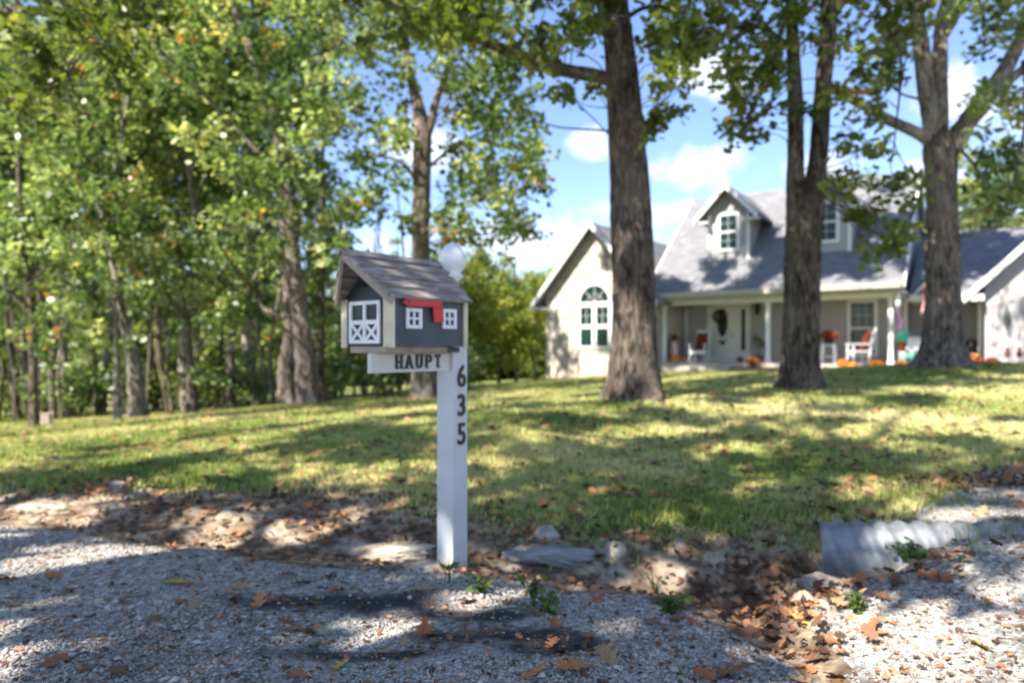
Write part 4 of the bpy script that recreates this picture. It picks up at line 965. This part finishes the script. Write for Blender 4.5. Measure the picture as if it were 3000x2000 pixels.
# ------------------------------------------------------------------ mailbox
BETA = R(52); BW, BL = .31, .413
PS, PT = .465, .125
nc = np.array((-.463, 2.70)); pb, qb = np.array((math.cos(BETA), math.sin(BETA))), np.array((-math.sin(BETA), math.cos(BETA)))
pc = nc + pb * PS + qb * PT
mail = empty('mailbox', (pc[0], pc[1], float(gz(*pc))), BETA); tag(mail, 'dark grey barn shaped mailbox with shingle roof on a white post', 'mailbox')
Z0 = -mail.location.z
class LB(MB):                     # coordinates: s along the box, t across, z world
    def build(s, *a, **k):
        s.v = [(x - PS, y - PT, z + Z0) for x, y, z in s.v]; return MB.build(s, *a, **k)
mb = LB(); pw = .05
mb.box(PS - pw, PS + pw, PT - pw, PT + pw, -.35, 1.20); post = mb.build('post', M_postwhite, mail, bevel=.004)
mb = LB(); mb.lathe([(.03, 0), (.045, .004), (.045, .02), (.028, .035), (.028, .06), (.05, .075), (.052, .085), (.036, .095), (.055, .115), (.065, .142), (.064, .165), (.053, .197), (.032, .222), (.006, .238)], 24, (PS, PT, 1.198)); mb.build('finial', M_white, post, True)
yh = BW / 2; ZB, ZW = .957, 1.165; ZR = 1.322
mb = LB(); mb.prism([(0, 0, ZB), (0, BW, ZB), (0, BW, ZW - .012), (0, yh, ZW + yh - .012), (0, 0, ZW - .012)], (BL, 0, 0)); body = mb.build('box', M_slate, mail)
mb = LB(); mb.prism([(-.004, .004, ZB + .002), (-.004, BW - .004, ZB + .002), (-.004, BW - .004, ZW - .02), (-.004, yh, ZW + yh - .03), (-.004, .004, ZW - .02)], (.0035, 0, 0)); face = mb.build('front_door', M_navy, mail)
for bx_ in ((-.012, -.0045, -.006, .056, ZB - .006, ZW - .012), (-.012, -.0045, BW - .026, BW + .010, ZB - .006, ZW - .012), (BL - .014, BL + .010, -.009, -.0005, ZB - .006, ZW - .018)):
    mb = LB(); mb.box(*bx_); mb.build('corner_trim', M_cream, body)
# door decoration: two panes above two crossed panels
mb = LB(); d0, d1, z0, z1 = .078, .268, .968, 1.142; xx0, xx1 = -.013, -.0045; w = .015; dm = (d0 + d1) / 2; zm = 1.055
mb.box(xx0, xx1, d0, d0 + w, z0, z1); mb.box(xx0, xx1, d1 - w, d1, z0, z1); mb.box(xx0, xx1, d0 + w, d1 - w, z1 - w, z1); mb.box(xx0, xx1, d0 + w, d1 - w, z0, z0 + w)
mb.box(xx0, xx1, d0 + w, d1 - w, zm - w * .6, zm + w * .6); mb.box(xx0 + .001, xx1, dm - w * .55, dm + w * .55, z0 + w, z1 - w)
for a_, b_ in ((d0 + w, dm - w * .55), (dm + w * .55, d1 - w)):
    mb.bar((-.0085, a_, z0 + w), (-.0085, b_, zm - w * .6), .013, .007, up=(1, 0, 0)); mb.bar((-.0075, b_, z0 + w), (-.0075, a_, zm - w * .6), .013, .007, up=(1, 0, 0))
mb.build('trim', M_white, face)
mb = LB(); mb.lathe([(.007, 0), (.009, .006), (.005, .012)], 10, (-.016, dm, 1.20)); mb.build('knob', M_black, face)
for s0, s1, a_, b_ in ((.055, .142, 1.028, 1.112), (.265, .350, 1.032, 1.118)):
    mb = LB(); w = .016; y0, y1 = -.011, -.0005; m_ = (s0 + s1) / 2; n_ = (a_ + b_) / 2
    mb.box(s0, s0 + w, y0, y1, a_, b_); mb.box(s1 - w, s1, y0, y1, a_, b_); mb.box(s0 + w, s1 - w, y0, y1, a_, a_ + w); mb.box(s0 + w, s1 - w, y0, y1, b_ - w, b_)
    mb.box(m_ - .005, m_ + .005, y0 + .001, y1, a_ + w, b_ - w); mb.box(s0 + w, m_ - .005, y0 + .002, y1, n_ - .005, n_ + .005); mb.box(m_ + .005, s1 - w, y0 + .002, y1, n_ - .005, n_ + .005)
    mb.build('window', M_white, body, bevel=.003)
# flag, lying down: long arm with a hanging blade
mb = LB(); y = -.022; mb.prism([(.018, y, 1.132), (.045, y, 1.150), (.245, y, 1.154), (.250, y, 1.120), (.055, y, 1.116)], (0, .006, 0)); mb.prism([(.193, y, 1.1195), (.250, y, 1.1195), (.258, y, 1.058), (.200, y, 1.056)], (0, .006, 0))
flg = mb.build('flag', M_red, mail, bevel=.002)
mb = LB(); mb.tube([(.062, -.028, 1.134), (.062, -.0005, 1.134)], [.006, .006], 10); mb.build('pivot', M_galv, flg)
# roof: four overlapping board courses a side, the ridge jutting forward
mb = LB()
def sf(k): return -.035 - .105 * k           # k: 0 eave .. 1 ridge
te, tr = -.022, yh
nC = 4
for side in (0, 1):
    def T(t): return t if side == 0 else BW - t
    for c_ in range(nC):
        k0, k1 = c_ / nC, (c_ + 1) / nC + (.05 if c_ < nC - 1 else 0)
        def P(k, lift, s): t = te + (tr - te) * k; z = ZW + t + lift * .707; return (s, T(t - lift * .707), z)
        lo, hi = .017, .004
        jit_ = .004 * math.sin(c_ * 2.3)
        q4 = [P(k0, lo, sf(k0) + jit_), P(k0, lo, BL + .02 + jit_), P(k1, hi, BL + .02), P(k1, hi, sf(min(k1, 1)))]
        b4 = [P(k0, lo - .012, sf(k0) + jit_), P(k0, lo - .012, BL + .02 + jit_), P(k1, hi - .01, BL + .02), P(k1, hi - .01, sf(min(k1, 1)))]
        mb.add(q4 + b4, [(0, 1, 2, 3), (7, 6, 5, 4), (0, 4, 5, 1), (1, 5, 6, 2), (2, 6, 7, 3), (3, 7, 4, 0)])
mrf = mb.build('roof', M_shingle, mail)
mb = LB()
for side in (0, 1):
    def T(t): return t if side == 0 else BW - t
    a_ = np.array((sf(0) + .006, T(te + .006), ZW + te - .014)); b_ = np.array((sf(1) + .006, T(tr - .0005), ZW + tr - .010)); mb.bar(a_, b_, .012, .022, up=(0, 0, 1))
mb.build('rake_board', M_plank, mrf)
mb = LB(); zr = ZW + yh + .012; mb.bar((sf(1) - .004, yh + .012, zr - .004), (BL + .022, yh + .012, zr - .004), .03, .008, up=(0, .7, .7)); mb.bar((sf(1) - .005, yh - .012, zr - .003), (BL + .023, yh - .012, zr - .003), .03, .008, up=(0, -.7, .7)); mb.build('ridge_cap', M_shingle, mrf)
# base plank, arm and name board
mb = LB(); mb.box(-.02, .335, .03, .25, .930, .9555); mb.build('base_board', M_plank, mail)
mb = LB(); mb.box(.0, PS - pw - .0005, .115, .155, .885, .929); mb.build('arm', M_postwhite, mail)
mb = LB(); mb.box(-.045, PS - pw - .002, .09, .113, .848, .928); board = mb.build('name_board', M_cream if False else painted('board_paint', (.60, .585, .53), .06), mail, bevel=.002)
mb = LB(); mb.box(.33, .41, .03, .2, .930, .955); mb.build('spacer', M_black, mail)
LET = {'H': [((.08, 0), (.08, 1)), ((.62, 0), (.62, 1)), ((.08, .5), (.62, .5))], 'A': [((.02, 0), (.34, 1)), ((.66, 0), (.34, 1)), ((.16, .33), (.52, .33))],
       'U': [((.08, 1), (.08, .22)), ((.08, .22), (.22, .04)), ((.22, .04), (.48, .04)), ((.48, .04), (.62, .22)), ((.62, .22), (.62, 1))],
       'P': [((.1, 0), (.1, 1)), ((.1, .95), (.5, .95)), ((.5, .95), (.62, .8)), ((.62, .8), (.62, .62)), ((.62, .62), (.5, .48)), ((.5, .48), (.1, .48))], 'T': [((.34, 0), (.34, 1)), ((0, .93), (.68, .93))]}
SER = {'H': [(.08, 0), (.62, 0), (.08, 1), (.62, 1)], 'A': [(.02, 0), (.66, 0)], 'U': [(.08, 1), (.62, 1)], 'P': [(.1, 0)], 'T': [(.34, 0)]}
hL, wL = .053, .056; sx = .085
for ch in 'HAUPT':
    mb = LB()
    for n_, ((x0, y0), (x1, y1)) in enumerate(LET[ch]):
        yy = .087 - .0006 * n_; mb.bar((sx + x0 * wL * .88, yy, .866 + y0 * hL), (sx + x1 * wL * .88, yy, .866 + y1 * hL), .0115 if x0 == x1 or ch in 'AT' else .0095, .006, up=(0, 1, 0))
    for x0, y0 in SER[ch]: mb.bar((sx + (x0 - .14) * wL, .0845, .866 + y0 * hL), (sx + (x0 + .16) * wL, .0845, .866 + y0 * hL), .006, .006, up=(0, 1, 0))
    mb.build('letter', M_letter, board); sx += .0575
dg = bpy.context.evaluated_depsgraph_get
for ch, zc_ in (('6', .787), ('3', .655), ('5', .525)):
    cu = bpy.data.curves.new('digit', 'FONT'); cu.body = ch; cu.size = .138; cu.extrude = .003; cu.offset = .0022; cu.align_x = 'CENTER'
    to = bpy.data.objects.new('tmp', cu); COL.objects.link(to); bpy.context.view_layer.update()
    me = bpy.data.meshes.new_from_object(to.evaluated_get(dg())); bpy.data.objects.remove(to)
    o = link('house_number', me, M_letter, post); o.rotation_euler = (R(90), 0, R(0)); o.location = (.006, -pw - .0035, zc_ - .012 + Z0); o.scale = (.88, 1, 1)

# ------------------------------------------------------------------ culvert, rocks
cul = empty('culvert_pipe', (1.50, 3.30, 0), R(-23)); cul.rotation_euler = (0, R(-5), R(-23)); tag(cul, 'corrugated galvanised culvert pipe half buried at the driveway edge', 'culvert')
mb = MB(); vs, fs = [], []; nr_, ncr = 110, 40; r0_ = .155
for i in range(nr_ + 1):
    x = 1.25 * i / nr_
    for k in range(ncr):
        t = 2 * math.pi * k / ncr; r = r0_ + .010 * math.sin(2 * math.pi * (x / .085 - 3 * t / 6.283)) if i else r0_ + .010
        vs.append((x, r * math.cos(t), -.045 + r * math.sin(t)))
for i in range(nr_):
    for k in range(ncr): a_ = i * ncr + k; b_ = i * ncr + (k + 1) % ncr; fs.append((a_, b_, b_ + ncr, a_ + ncr))
mb.add(vs, fs); pipe = mb.build('pipe', M_galv, cul, True); s_ = pipe.modifiers.new('t', 'SOLIDIFY'); s_.thickness = .004

def gp(x, y, lo=1.5, hi=40):      # the ground point seen at a photo pixel
    Y = lo
    while Y < hi:
        p = at(x, y, Y)
        if p[2] <= gz(p[0], p[1]): return p
        Y += .01 + Y * .002
    return at(x, y, hi)
import bmesh
def rock(name, label, x, y, w, d, h, seed, m=M_rock, group=None, rz=0, sink=.52):
    p = gp(x, y); r = np.random.default_rng(seed); bm = bmesh.new(); bmesh.ops.create_icosphere(bm, subdivisions=4, radius=1)
    pl = r.normal(size=(9, 3)); pl /= np.linalg.norm(pl, axis=1)[:, None]
    for v in bm.verts:
        c = np.array(v.co); s = 1
        for q_ in pl: s = min(s, .78 / max(.01, c @ q_)) if c @ q_ > .78 else s
        c = c * s * (1 + .06 * math.sin(5 * c[0] + seed) * math.sin(6 * c[1] + 1) + .04 * math.sin(13 * c[0] + 9 * c[2] + seed) + .03 * math.sin(23 * c[1] + 17 * c[2])) + r.normal(0, .012, 3); v.co = (c[0] * w / 2, c[1] * d / 2, c[2] * h / 2)
    me = bpy.data.meshes.new(name); bm.to_mesh(me); bm.free(); o = link(name, me, m)
    o.location = (p[0], p[1] + d * .3, float(gz(p[0], p[1] + d * .3)) + h * (.5 - sink)); o.rotation_euler = (0, 0, rz); tag(o, label, 'rock', group); return o
rock('rock', 'cream limestone rock at the mouth of the culvert pipe', 2435, 1725, .30, .2, .16, 1, rz=-.2)
rock('rock', 'small rounded stone just left of the cream limestone rock', 2358, 1768, .09, .09, .09, 2)
rock('rock', 'long pale limestone slab in the ditch left of the mailbox post', 1130, 1640, .62, .26, .10, 3, rz=.1)
rock('rock', 'flat grey limestone slab in the ditch right of the mailbox post', 1610, 1660, .52, .24, .12, 4, m=painted('grey_rock', (.30, .29, .27), .15, .9, 4, .8), rz=-.1)
rock('rock', 'low pale limestone ledge between the two ditch slabs', 1230, 1672, .34, .16, .07, 5)
rock('rock', 'pale pink stone lump in the lit leaves right of the ditch', 1800, 1630, .14, .12, .12, 6)
rock('rock', 'rounded pale stone under the lawn edge behind the grey slab', 1600, 1590, .16, .12, .13, 7)
rock('rock', 'sunlit cream stone in the soil at the far left', 90, 1500, .42, .25, .07, 8)
rock('rock', 'brown edged stone under the pile of leaves at the left', 330, 1440, .2, .16, .12, 9, m=M_plank)

# ------------------------------------------------------------------ ground cover
def scatter(n, x0, x1, y0, y1, want, r, p=1.0):
    X = r.uniform(x0, x1, n); Yv = y0 * (y1 / y0) ** r.random(n) if p else r.uniform(y0, y1, n)
    if p: X = X * Yv / y1 if False else r.uniform(-1, 1, n) * (.8 * Yv + .4)
    k = np.isin(region(X, Yv), want); return X[k], Yv[k]
r9 = np.random.default_rng(99)
# grass blades
X, Yv = scatter(460000, 0, 0, 3.3, 26, [1, 2], r9); k = (region(X + r9.normal(0, .13, len(X)), Yv + r9.normal(0, .16, len(X))) == 2); X, Yv = X[k], Yv[k]
n = len(X); Z = gz(X, Yv); hgt = r9.uniform(.016, .044, n) * (1 + .5 * (snoise(X, Yv, 2.2, 9) > .2)); wid = r9.uniform(.003, .006, n) * (1 + Yv * .16)
hgt *= 1 + .0 * Yv
ang = r9.uniform(0, 6.28, n); ln = r9.normal(0, .4, (n, 2))
b0v = np.stack([X - np.cos(ang) * wid, Yv - np.sin(ang) * wid, Z - .004], 1); b1v = np.stack([X + np.cos(ang) * wid, Yv + np.sin(ang) * wid, Z - .004], 1); tv = np.stack([X + ln[:, 0] * hgt, Yv + ln[:, 1] * hgt, Z + hgt], 1)
vv = np.stack([b0v, b1v, tv], 1).reshape(-1, 3)
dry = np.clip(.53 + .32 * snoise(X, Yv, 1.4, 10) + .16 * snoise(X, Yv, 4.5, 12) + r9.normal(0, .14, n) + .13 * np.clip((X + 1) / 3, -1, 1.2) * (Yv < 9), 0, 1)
tag(link('grass', mesh_np('grass', vv, np.arange(3 * n).reshape(-1, 3), np.repeat(dry, 3)), M_grass), 'short lawn grass, green with dry straw coloured patches', 'grass', kind='stuff')
# longer tufts along the lawn edge
tufts = []
for (x, y, m_) in [(2640, 1470, 90), (2700, 1450, 90), (2560, 1480, 60), (2300, 1520, 60), (2380, 1500, 60), (2900, 1580, 40), (2620, 1650, 50), (1960, 1500, 50), (2080, 1540, 60), (1880, 1500, 50), (2200, 1500, 60), (150, 1430, 60), (60, 1440, 60), (1840, 1420, 40), (2800, 1480, 50), (2160, 1560, 60)]:
    p = gp(x, y)
    for _ in range(m_):
        a_ = r9.normal(0, .12); b_ = r9.normal(0, .06); h_ = r9.uniform(.06, .15); zz_ = float(gz(p[0] + a_, p[1] + b_)); l1, l2 = r9.normal(0, .35, 2); w_ = .003; q_ = r9.uniform(0, 3)
        c, s = math.cos(q_) * w_, math.sin(q_) * w_
        tufts += [(p[0] + a_ - c, p[1] + b_ - s, zz_), (p[0] + a_ + c, p[1] + b_ + s, zz_), (p[0] + a_ + l1 * h_, p[1] + b_ + l2 * h_, zz_ + h_)]
tag(link('long_grass', mesh_np('long_grass', tufts, np.arange(len(tufts)).reshape(-1, 3), np.repeat(r9.uniform(.0, .55, len(tufts) // 3), 3)), M_grass), 'longer grass tufts along the ditch and around the culvert', 'grass', kind='stuff')
# stones of the gravel
X, Yv = scatter(105000, 0, 0, 1.7, 5.0, [0], r9)
k = dark[0:1]; n = len(X); sz = np.clip(r9.lognormal(-5.32, .45, n), .0028, .019); Z = gz(X, Yv)
keep = np.ones(n, bool)
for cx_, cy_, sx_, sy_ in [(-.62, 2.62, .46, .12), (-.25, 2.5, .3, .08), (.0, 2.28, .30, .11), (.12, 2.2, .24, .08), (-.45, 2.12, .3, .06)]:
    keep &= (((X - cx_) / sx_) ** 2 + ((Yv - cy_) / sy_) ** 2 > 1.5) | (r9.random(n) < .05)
keep &= (snoise(X, Yv, 3.3, 16) + .5 * snoise(X, Yv, 9, 17) + r9.normal(0, .5, n)) > -.75
sz *= 1 + .35 * snoise(X, Yv, 1.7, 18)
X, Yv, Z, sz = X[keep], Yv[keep], Z[keep], sz[keep]; n = len(X)
OCT = np.array([(1, 0, 0), (0, 1, 0), (-1, 0, 0), (0, -1, 0), (0, 0, 1), (0, 0, -1)], float); OF = np.array([(0, 1, 4), (1, 2, 4), (2, 3, 4), (3, 0, 4), (1, 0, 5), (2, 1, 5), (3, 2, 5), (0, 3, 5)])
a_ = r9.uniform(0, 6.28, n); ca_, sa_ = np.cos(a_), np.sin(a_)
vv = OCT[None] * r9.uniform(.55, 1.25, (n, 6, 1)) + r9.normal(0, .22, (n, 6, 3)); vv *= sz[:, None, None] * np.array((1.15, .85, .48))
vx = vv[:, :, 0] * ca_[:, None] - vv[:, :, 1] * sa_[:, None] + X[:, None]; vy = vv[:, :, 0] * sa_[:, None] + vv[:, :, 1] * ca_[:, None] + Yv[:, None]; vz = vv[:, :, 2] + Z[:, None] + sz[:, None] * .25
tag(link('gravel_stones', mesh_np('gravel_stones', np.stack([vx, vy, vz], 2).reshape(-1, 3), (np.arange(n)[:, None, None] * 6 + OF[None]).reshape(-1, 3), np.repeat(np.clip(r9.random(n) * .8 + .16 * snoise(X, Yv, 2.1, 15) + .1, 0, 1), 6)), M_stone), 'loose pale gravel covering the road and driveway', 'gravel', kind='stuff')
# leaf litter
def litter(n, want, y0, y1, size, r, lift=.012):
    X, Yv = scatter(n, 0, 0, y0, y1, want, r); m_ = len(X); P = np.stack([X, Yv, gz(X, Yv) + r.uniform(.3, 1, m_) * lift], 1)
    nr = r.normal(0, .35, (m_, 3)); nr[:, 2] = 1; nr /= np.linalg.norm(nr, axis=1)[:, None]; t = r.normal(size=(m_, 3)); t -= (t * nr).sum(1)[:, None] * nr; t /= np.linalg.norm(t, axis=1)[:, None]; b = np.cross(nr, t)
    s = size * r.uniform(.55, 1.3, m_); K = LOBED.copy(); K[:, 1] -= .5
    co = P[:, None] + (t[:, None] * K[None, :, 1:2] + b[:, None] * K[None, :, 0:1] + nr[:, None] * (np.abs(K[None, :, 0:1]) * .5 + np.abs(K[None, :, 1:2]) * .2) * r.uniform(-.3, 1.3, m_)[:, None, None]) * s[:, None, None]
    return co.reshape(-1, 3), m_, np.repeat(r.random(m_), len(LOBED))
parts = [litter(6500, [1], 2.6, 5.6, .038, r9, .02), litter(5200, [0], 1.8, 5, .024, r9, .008), litter(5200, [2], 3.6, 13, .07, r9, .035), litter(2500, [2], 11, 26, .09, r9, .03)]
# drifts of leaves
for (x, y, c_, sx_, sy_) in [(340, 1425, 90, .28, .08), (250, 1440, 60, .2, .07), (560, 1500, 90, .5, .12), (900, 1480, 110, .6, .15), (2750, 1430, 160, .5, .1), (2900, 1420, 130, .4, .08), (1450, 1600, 90, .3, .1), (2620, 1700, 60, .2, .05), (2180, 1720, 80, .3, .07), (1160, 1560, 70, .4, .1), (2280, 1660, 60, .2, .1), (2950, 1400, 90, .4, .1), (1740, 1600, 60, .3, .1), (2190, 1800, 60, .12, .14), (2290, 1900, 60, .1, .12), (2400, 1760, 30, .1, .06), (1860, 1190, 90, .7, .3), (2345, 1160, 80, .7, .3), (2760, 1092, 70, .9, .3)]:
    p = gp(x, y); r = r9; X = p[0] + r.normal(0, sx_, c_); Yv = p[1] + r.normal(0, sy_, c_); P = np.stack([X, Yv, gz(X, Yv) + r.uniform(.0, .05, c_)], 1)
    co, f_, rr_ = leaf_cloud(P, .056, r, LOBED, None, .5); parts.append((co, c_, rr_))
co = np.concatenate([p_[0] for p_ in parts]); n = sum(p_[1] for p_ in parts); rr_ = np.concatenate([p_[2] for p_ in parts])
tag(link('leaf_litter', mesh_np('leaf_litter', co, np.arange(n * 14).reshape(n, 14), rr_), M_litter), 'brown leaf litter strewn over ditch, gravel and lawn', 'leaf litter', kind='stuff')
# single fallen leaves, the large near ones
def oak_leaf_mesh(seed, m):
    r = random.Random(seed); half = [(0, .02), (.06, .035), (.13, .16), (.19, .20), (.26, .10), (.33, .12), (.42, .30), (.50, .33), (.55, .15), (.62, .13), (.70, .27), (.79, .29), (.82, .14), (.88, .12), (.95, .13), (1.0, .02)]
    c1, c2, tw = r.uniform(.3, 1.1), r.uniform(-.5, .5), r.uniform(-.5, .5)
    vs = []
    for y, w in half:
        w *= r.uniform(.85, 1.15); yy = y - .5
        for x in (-w, -w * .5, 0, w * .5, w):
            vs.append((x, yy, .55 * c1 * x * x * 2 + .35 * c2 * yy * yy + tw * x * yy * .8 - .03 * (x == 0) + .02 * r.random()))
    fs = [(i * 5 + j, i * 5 + j + 1, i * 5 + j + 6, i * 5 + j + 5) for i in range(len(half) - 1) for j in range(4)]
    mb = MB(); mb.add(vs, fs); mb.tube([(0, -.5, 0), (.02, -.58, .02), (.01, -.68, .05)], [.012, .01, .008], 4)
    me = bpy.data.meshes.new('fallen_leaf'); me.from_pydata(mb.v, [], mb.f); me.materials.append(m); me.polygons.foreach_set('use_smooth', [True] * len(me.polygons)); return me
LM = {(i, k): oak_leaf_mesh(i * 7 + k, M_dl[k]) for i in range(4) for k in range(5)}
CN = ['brown', 'rust coloured', 'tan', 'yellow', 'orange']
def leaf_obj(p, s, k, i, label, group, tilt=.25):
    o = bpy.data.objects.new('fallen_leaf', LM[(i % 4, k)]); COL.objects.link(o); o.location = p; o.scale = (s, s, s); o.rotation_euler = (r9.normal(0, tilt), r9.normal(0, tilt), r9.uniform(0, 6.28))
    return tag(o, label, 'leaf', group)
hero = [(1690, 1965, .15, 4, 'large curled tan orange oak leaf at the bottom edge, left of the pair'), (1780, 1935, .15, 2, 'large orange brown oak leaf at the bottom edge, right of the pair'), (1640, 1915, .09, 0, 'dark curled leaf just behind the large pair at the bottom edge'), (2140, 1980, .15, 0, 'large brown leaf with a round hole cut by the bottom edge'),
        (520, 1712, .10, 3, 'yellow leaf lying alone on the gravel left of the post'), (760, 1772, .10, 4, 'orange leaf on the gravel below the yellow one'), (1255, 1866, .08, 4, 'small orange leaf on the lit gravel patch below the post'), (870, 1985, .07, 1, 'rust leaf at the bottom edge left of centre'), (860, 1848, .08, 1, 'rust red leaf on gravel left of the dark patch'),
        (1750, 1762, .09, 1, 'dark red leaf on gravel right of the weeds'), (1370, 1768, .10, 0, 'brown leaf at the foot of the mailbox post'), (1495, 1772, .07, 0, 'small brown leaf between the weeds by the post'), (2345, 1828, .11, 3, 'yellow green leaf in the gully between road and driveway'), (2250, 1860, .12, 1, 'dark red leaf in the gully nearer than the yellow green one'), (2390, 1940, .1, 0, 'brown leaf on gravel at the lower right'),
        (2460, 1990, .1, 0, 'dark leaf cut by the bottom edge at the lower right'), (2740, 1700, .14, 1, 'reddish curled leaf on the driveway gravel beside the pipe'), (2815, 1690, .09, 3, 'yellow brown leaf on the driveway right of the reddish curled leaf'), (2560, 1860, .09, 4, 'orange brown leaf in the middle of the lower right gravel'), (2900, 1770, .08, 0, 'brown leaf on the sunlit driveway gravel at the right'), (2290, 1485, .07, 3, 'yellow leaf on the grass above the ditch'), (25, 1700, .1, 0, 'brown leaf at the left edge of the gravel'), (160, 1690, .09, 4, 'tan orange leaf near the left edge of the gravel'), (2540, 1640, .1, 0, 'brown leaf resting against the corrugated pipe')]
for i, (x, y, s, k, lb) in enumerate(hero): p = gp(x, min(y, 1996)); p[2] += s * .12; leaf_obj(p, s, k, i, lb, 'single fallen oak leaves')
cnt = 0
while cnt < 230:
    Yl = 1.95 * (7.5 / 1.95) ** r9.random(); Xl = r9.uniform(-1, 1) * .76 * Yl; rgn = int(region(np.array([Xl]), np.array([Yl]))[0])
    if rgn == 0 and r9.random() < .25: continue
    k = int(r9.choice([0, 1, 2, 3, 4], p=[.36, .24, .22, .04, .14])); s = r9.uniform(.055, .10)
    leaf_obj((Xl, Yl, float(gz(Xl, Yl)) + s * .15), s, k, cnt, CN[k] + ' fallen leaf on the ' + ['gravel', 'bare ditch bank', 'lawn grass'][rgn], 'scattered fallen leaves'); cnt += 1
# weeds
def weed(label, x, y, h, n, spread, seed, blade=False):
    p = gp(x, y); r = np.random.default_rng(seed); e = empty('weed', tuple(p)); tag(e, label, 'weed', 'weeds growing through the gravel')
    for i in range(n):
        a = r.uniform(0, 6.28); tipx = np.array((math.cos(a) * spread * r.random(), math.sin(a) * spread * r.random(), h * r.uniform(.6, 1)))
        mb = MB(); pp, rr = catmull([(0, 0, -.01), tipx * (.4, .4, .6), tipx], [.0025, .002, .001], 3); mb.tube(pp, rr, 5); mb.build('stem', M_weed, e)
        if not blade:
            m_ = 9; tt = r.uniform(.25, 1.05, m_)[:, None]; co, f_, q_ = leaf_cloud(tipx * tt + r.normal(0, .008, (m_, 3)), .034, r, KITE, r.random(m_), .6); link('leaves', mesh_np('leaves', co, f_, q_), M_weed, e)
weed('tallest green weed right of the post', 1565, 1775, .15, 5, .07, 1)
weed('pale green weed beside the post foot', 1405, 1740, .11, 4, .06, 2)
weed('broad leaved weed close right of the tallest one', 1610, 1800, .08, 4, .06, 3)
weed('thin dark sprig growing against the mailbox post', 1315, 1712, .14, 2, .02, 4)
weed('grassy weed on the gravel by the gully', 1920, 1740, .15, 8, .1, 5, True)
weed('low bright weed right of the grassy one', 1975, 1800, .08, 6, .07, 6)
weed('dark weed tuft on the driveway bank below the pipe', 2510, 1790, .09, 6, .04, 7)
weed('low green weeds on top of the buried pipe', 2690, 1640, .07, 10, .2, 8)
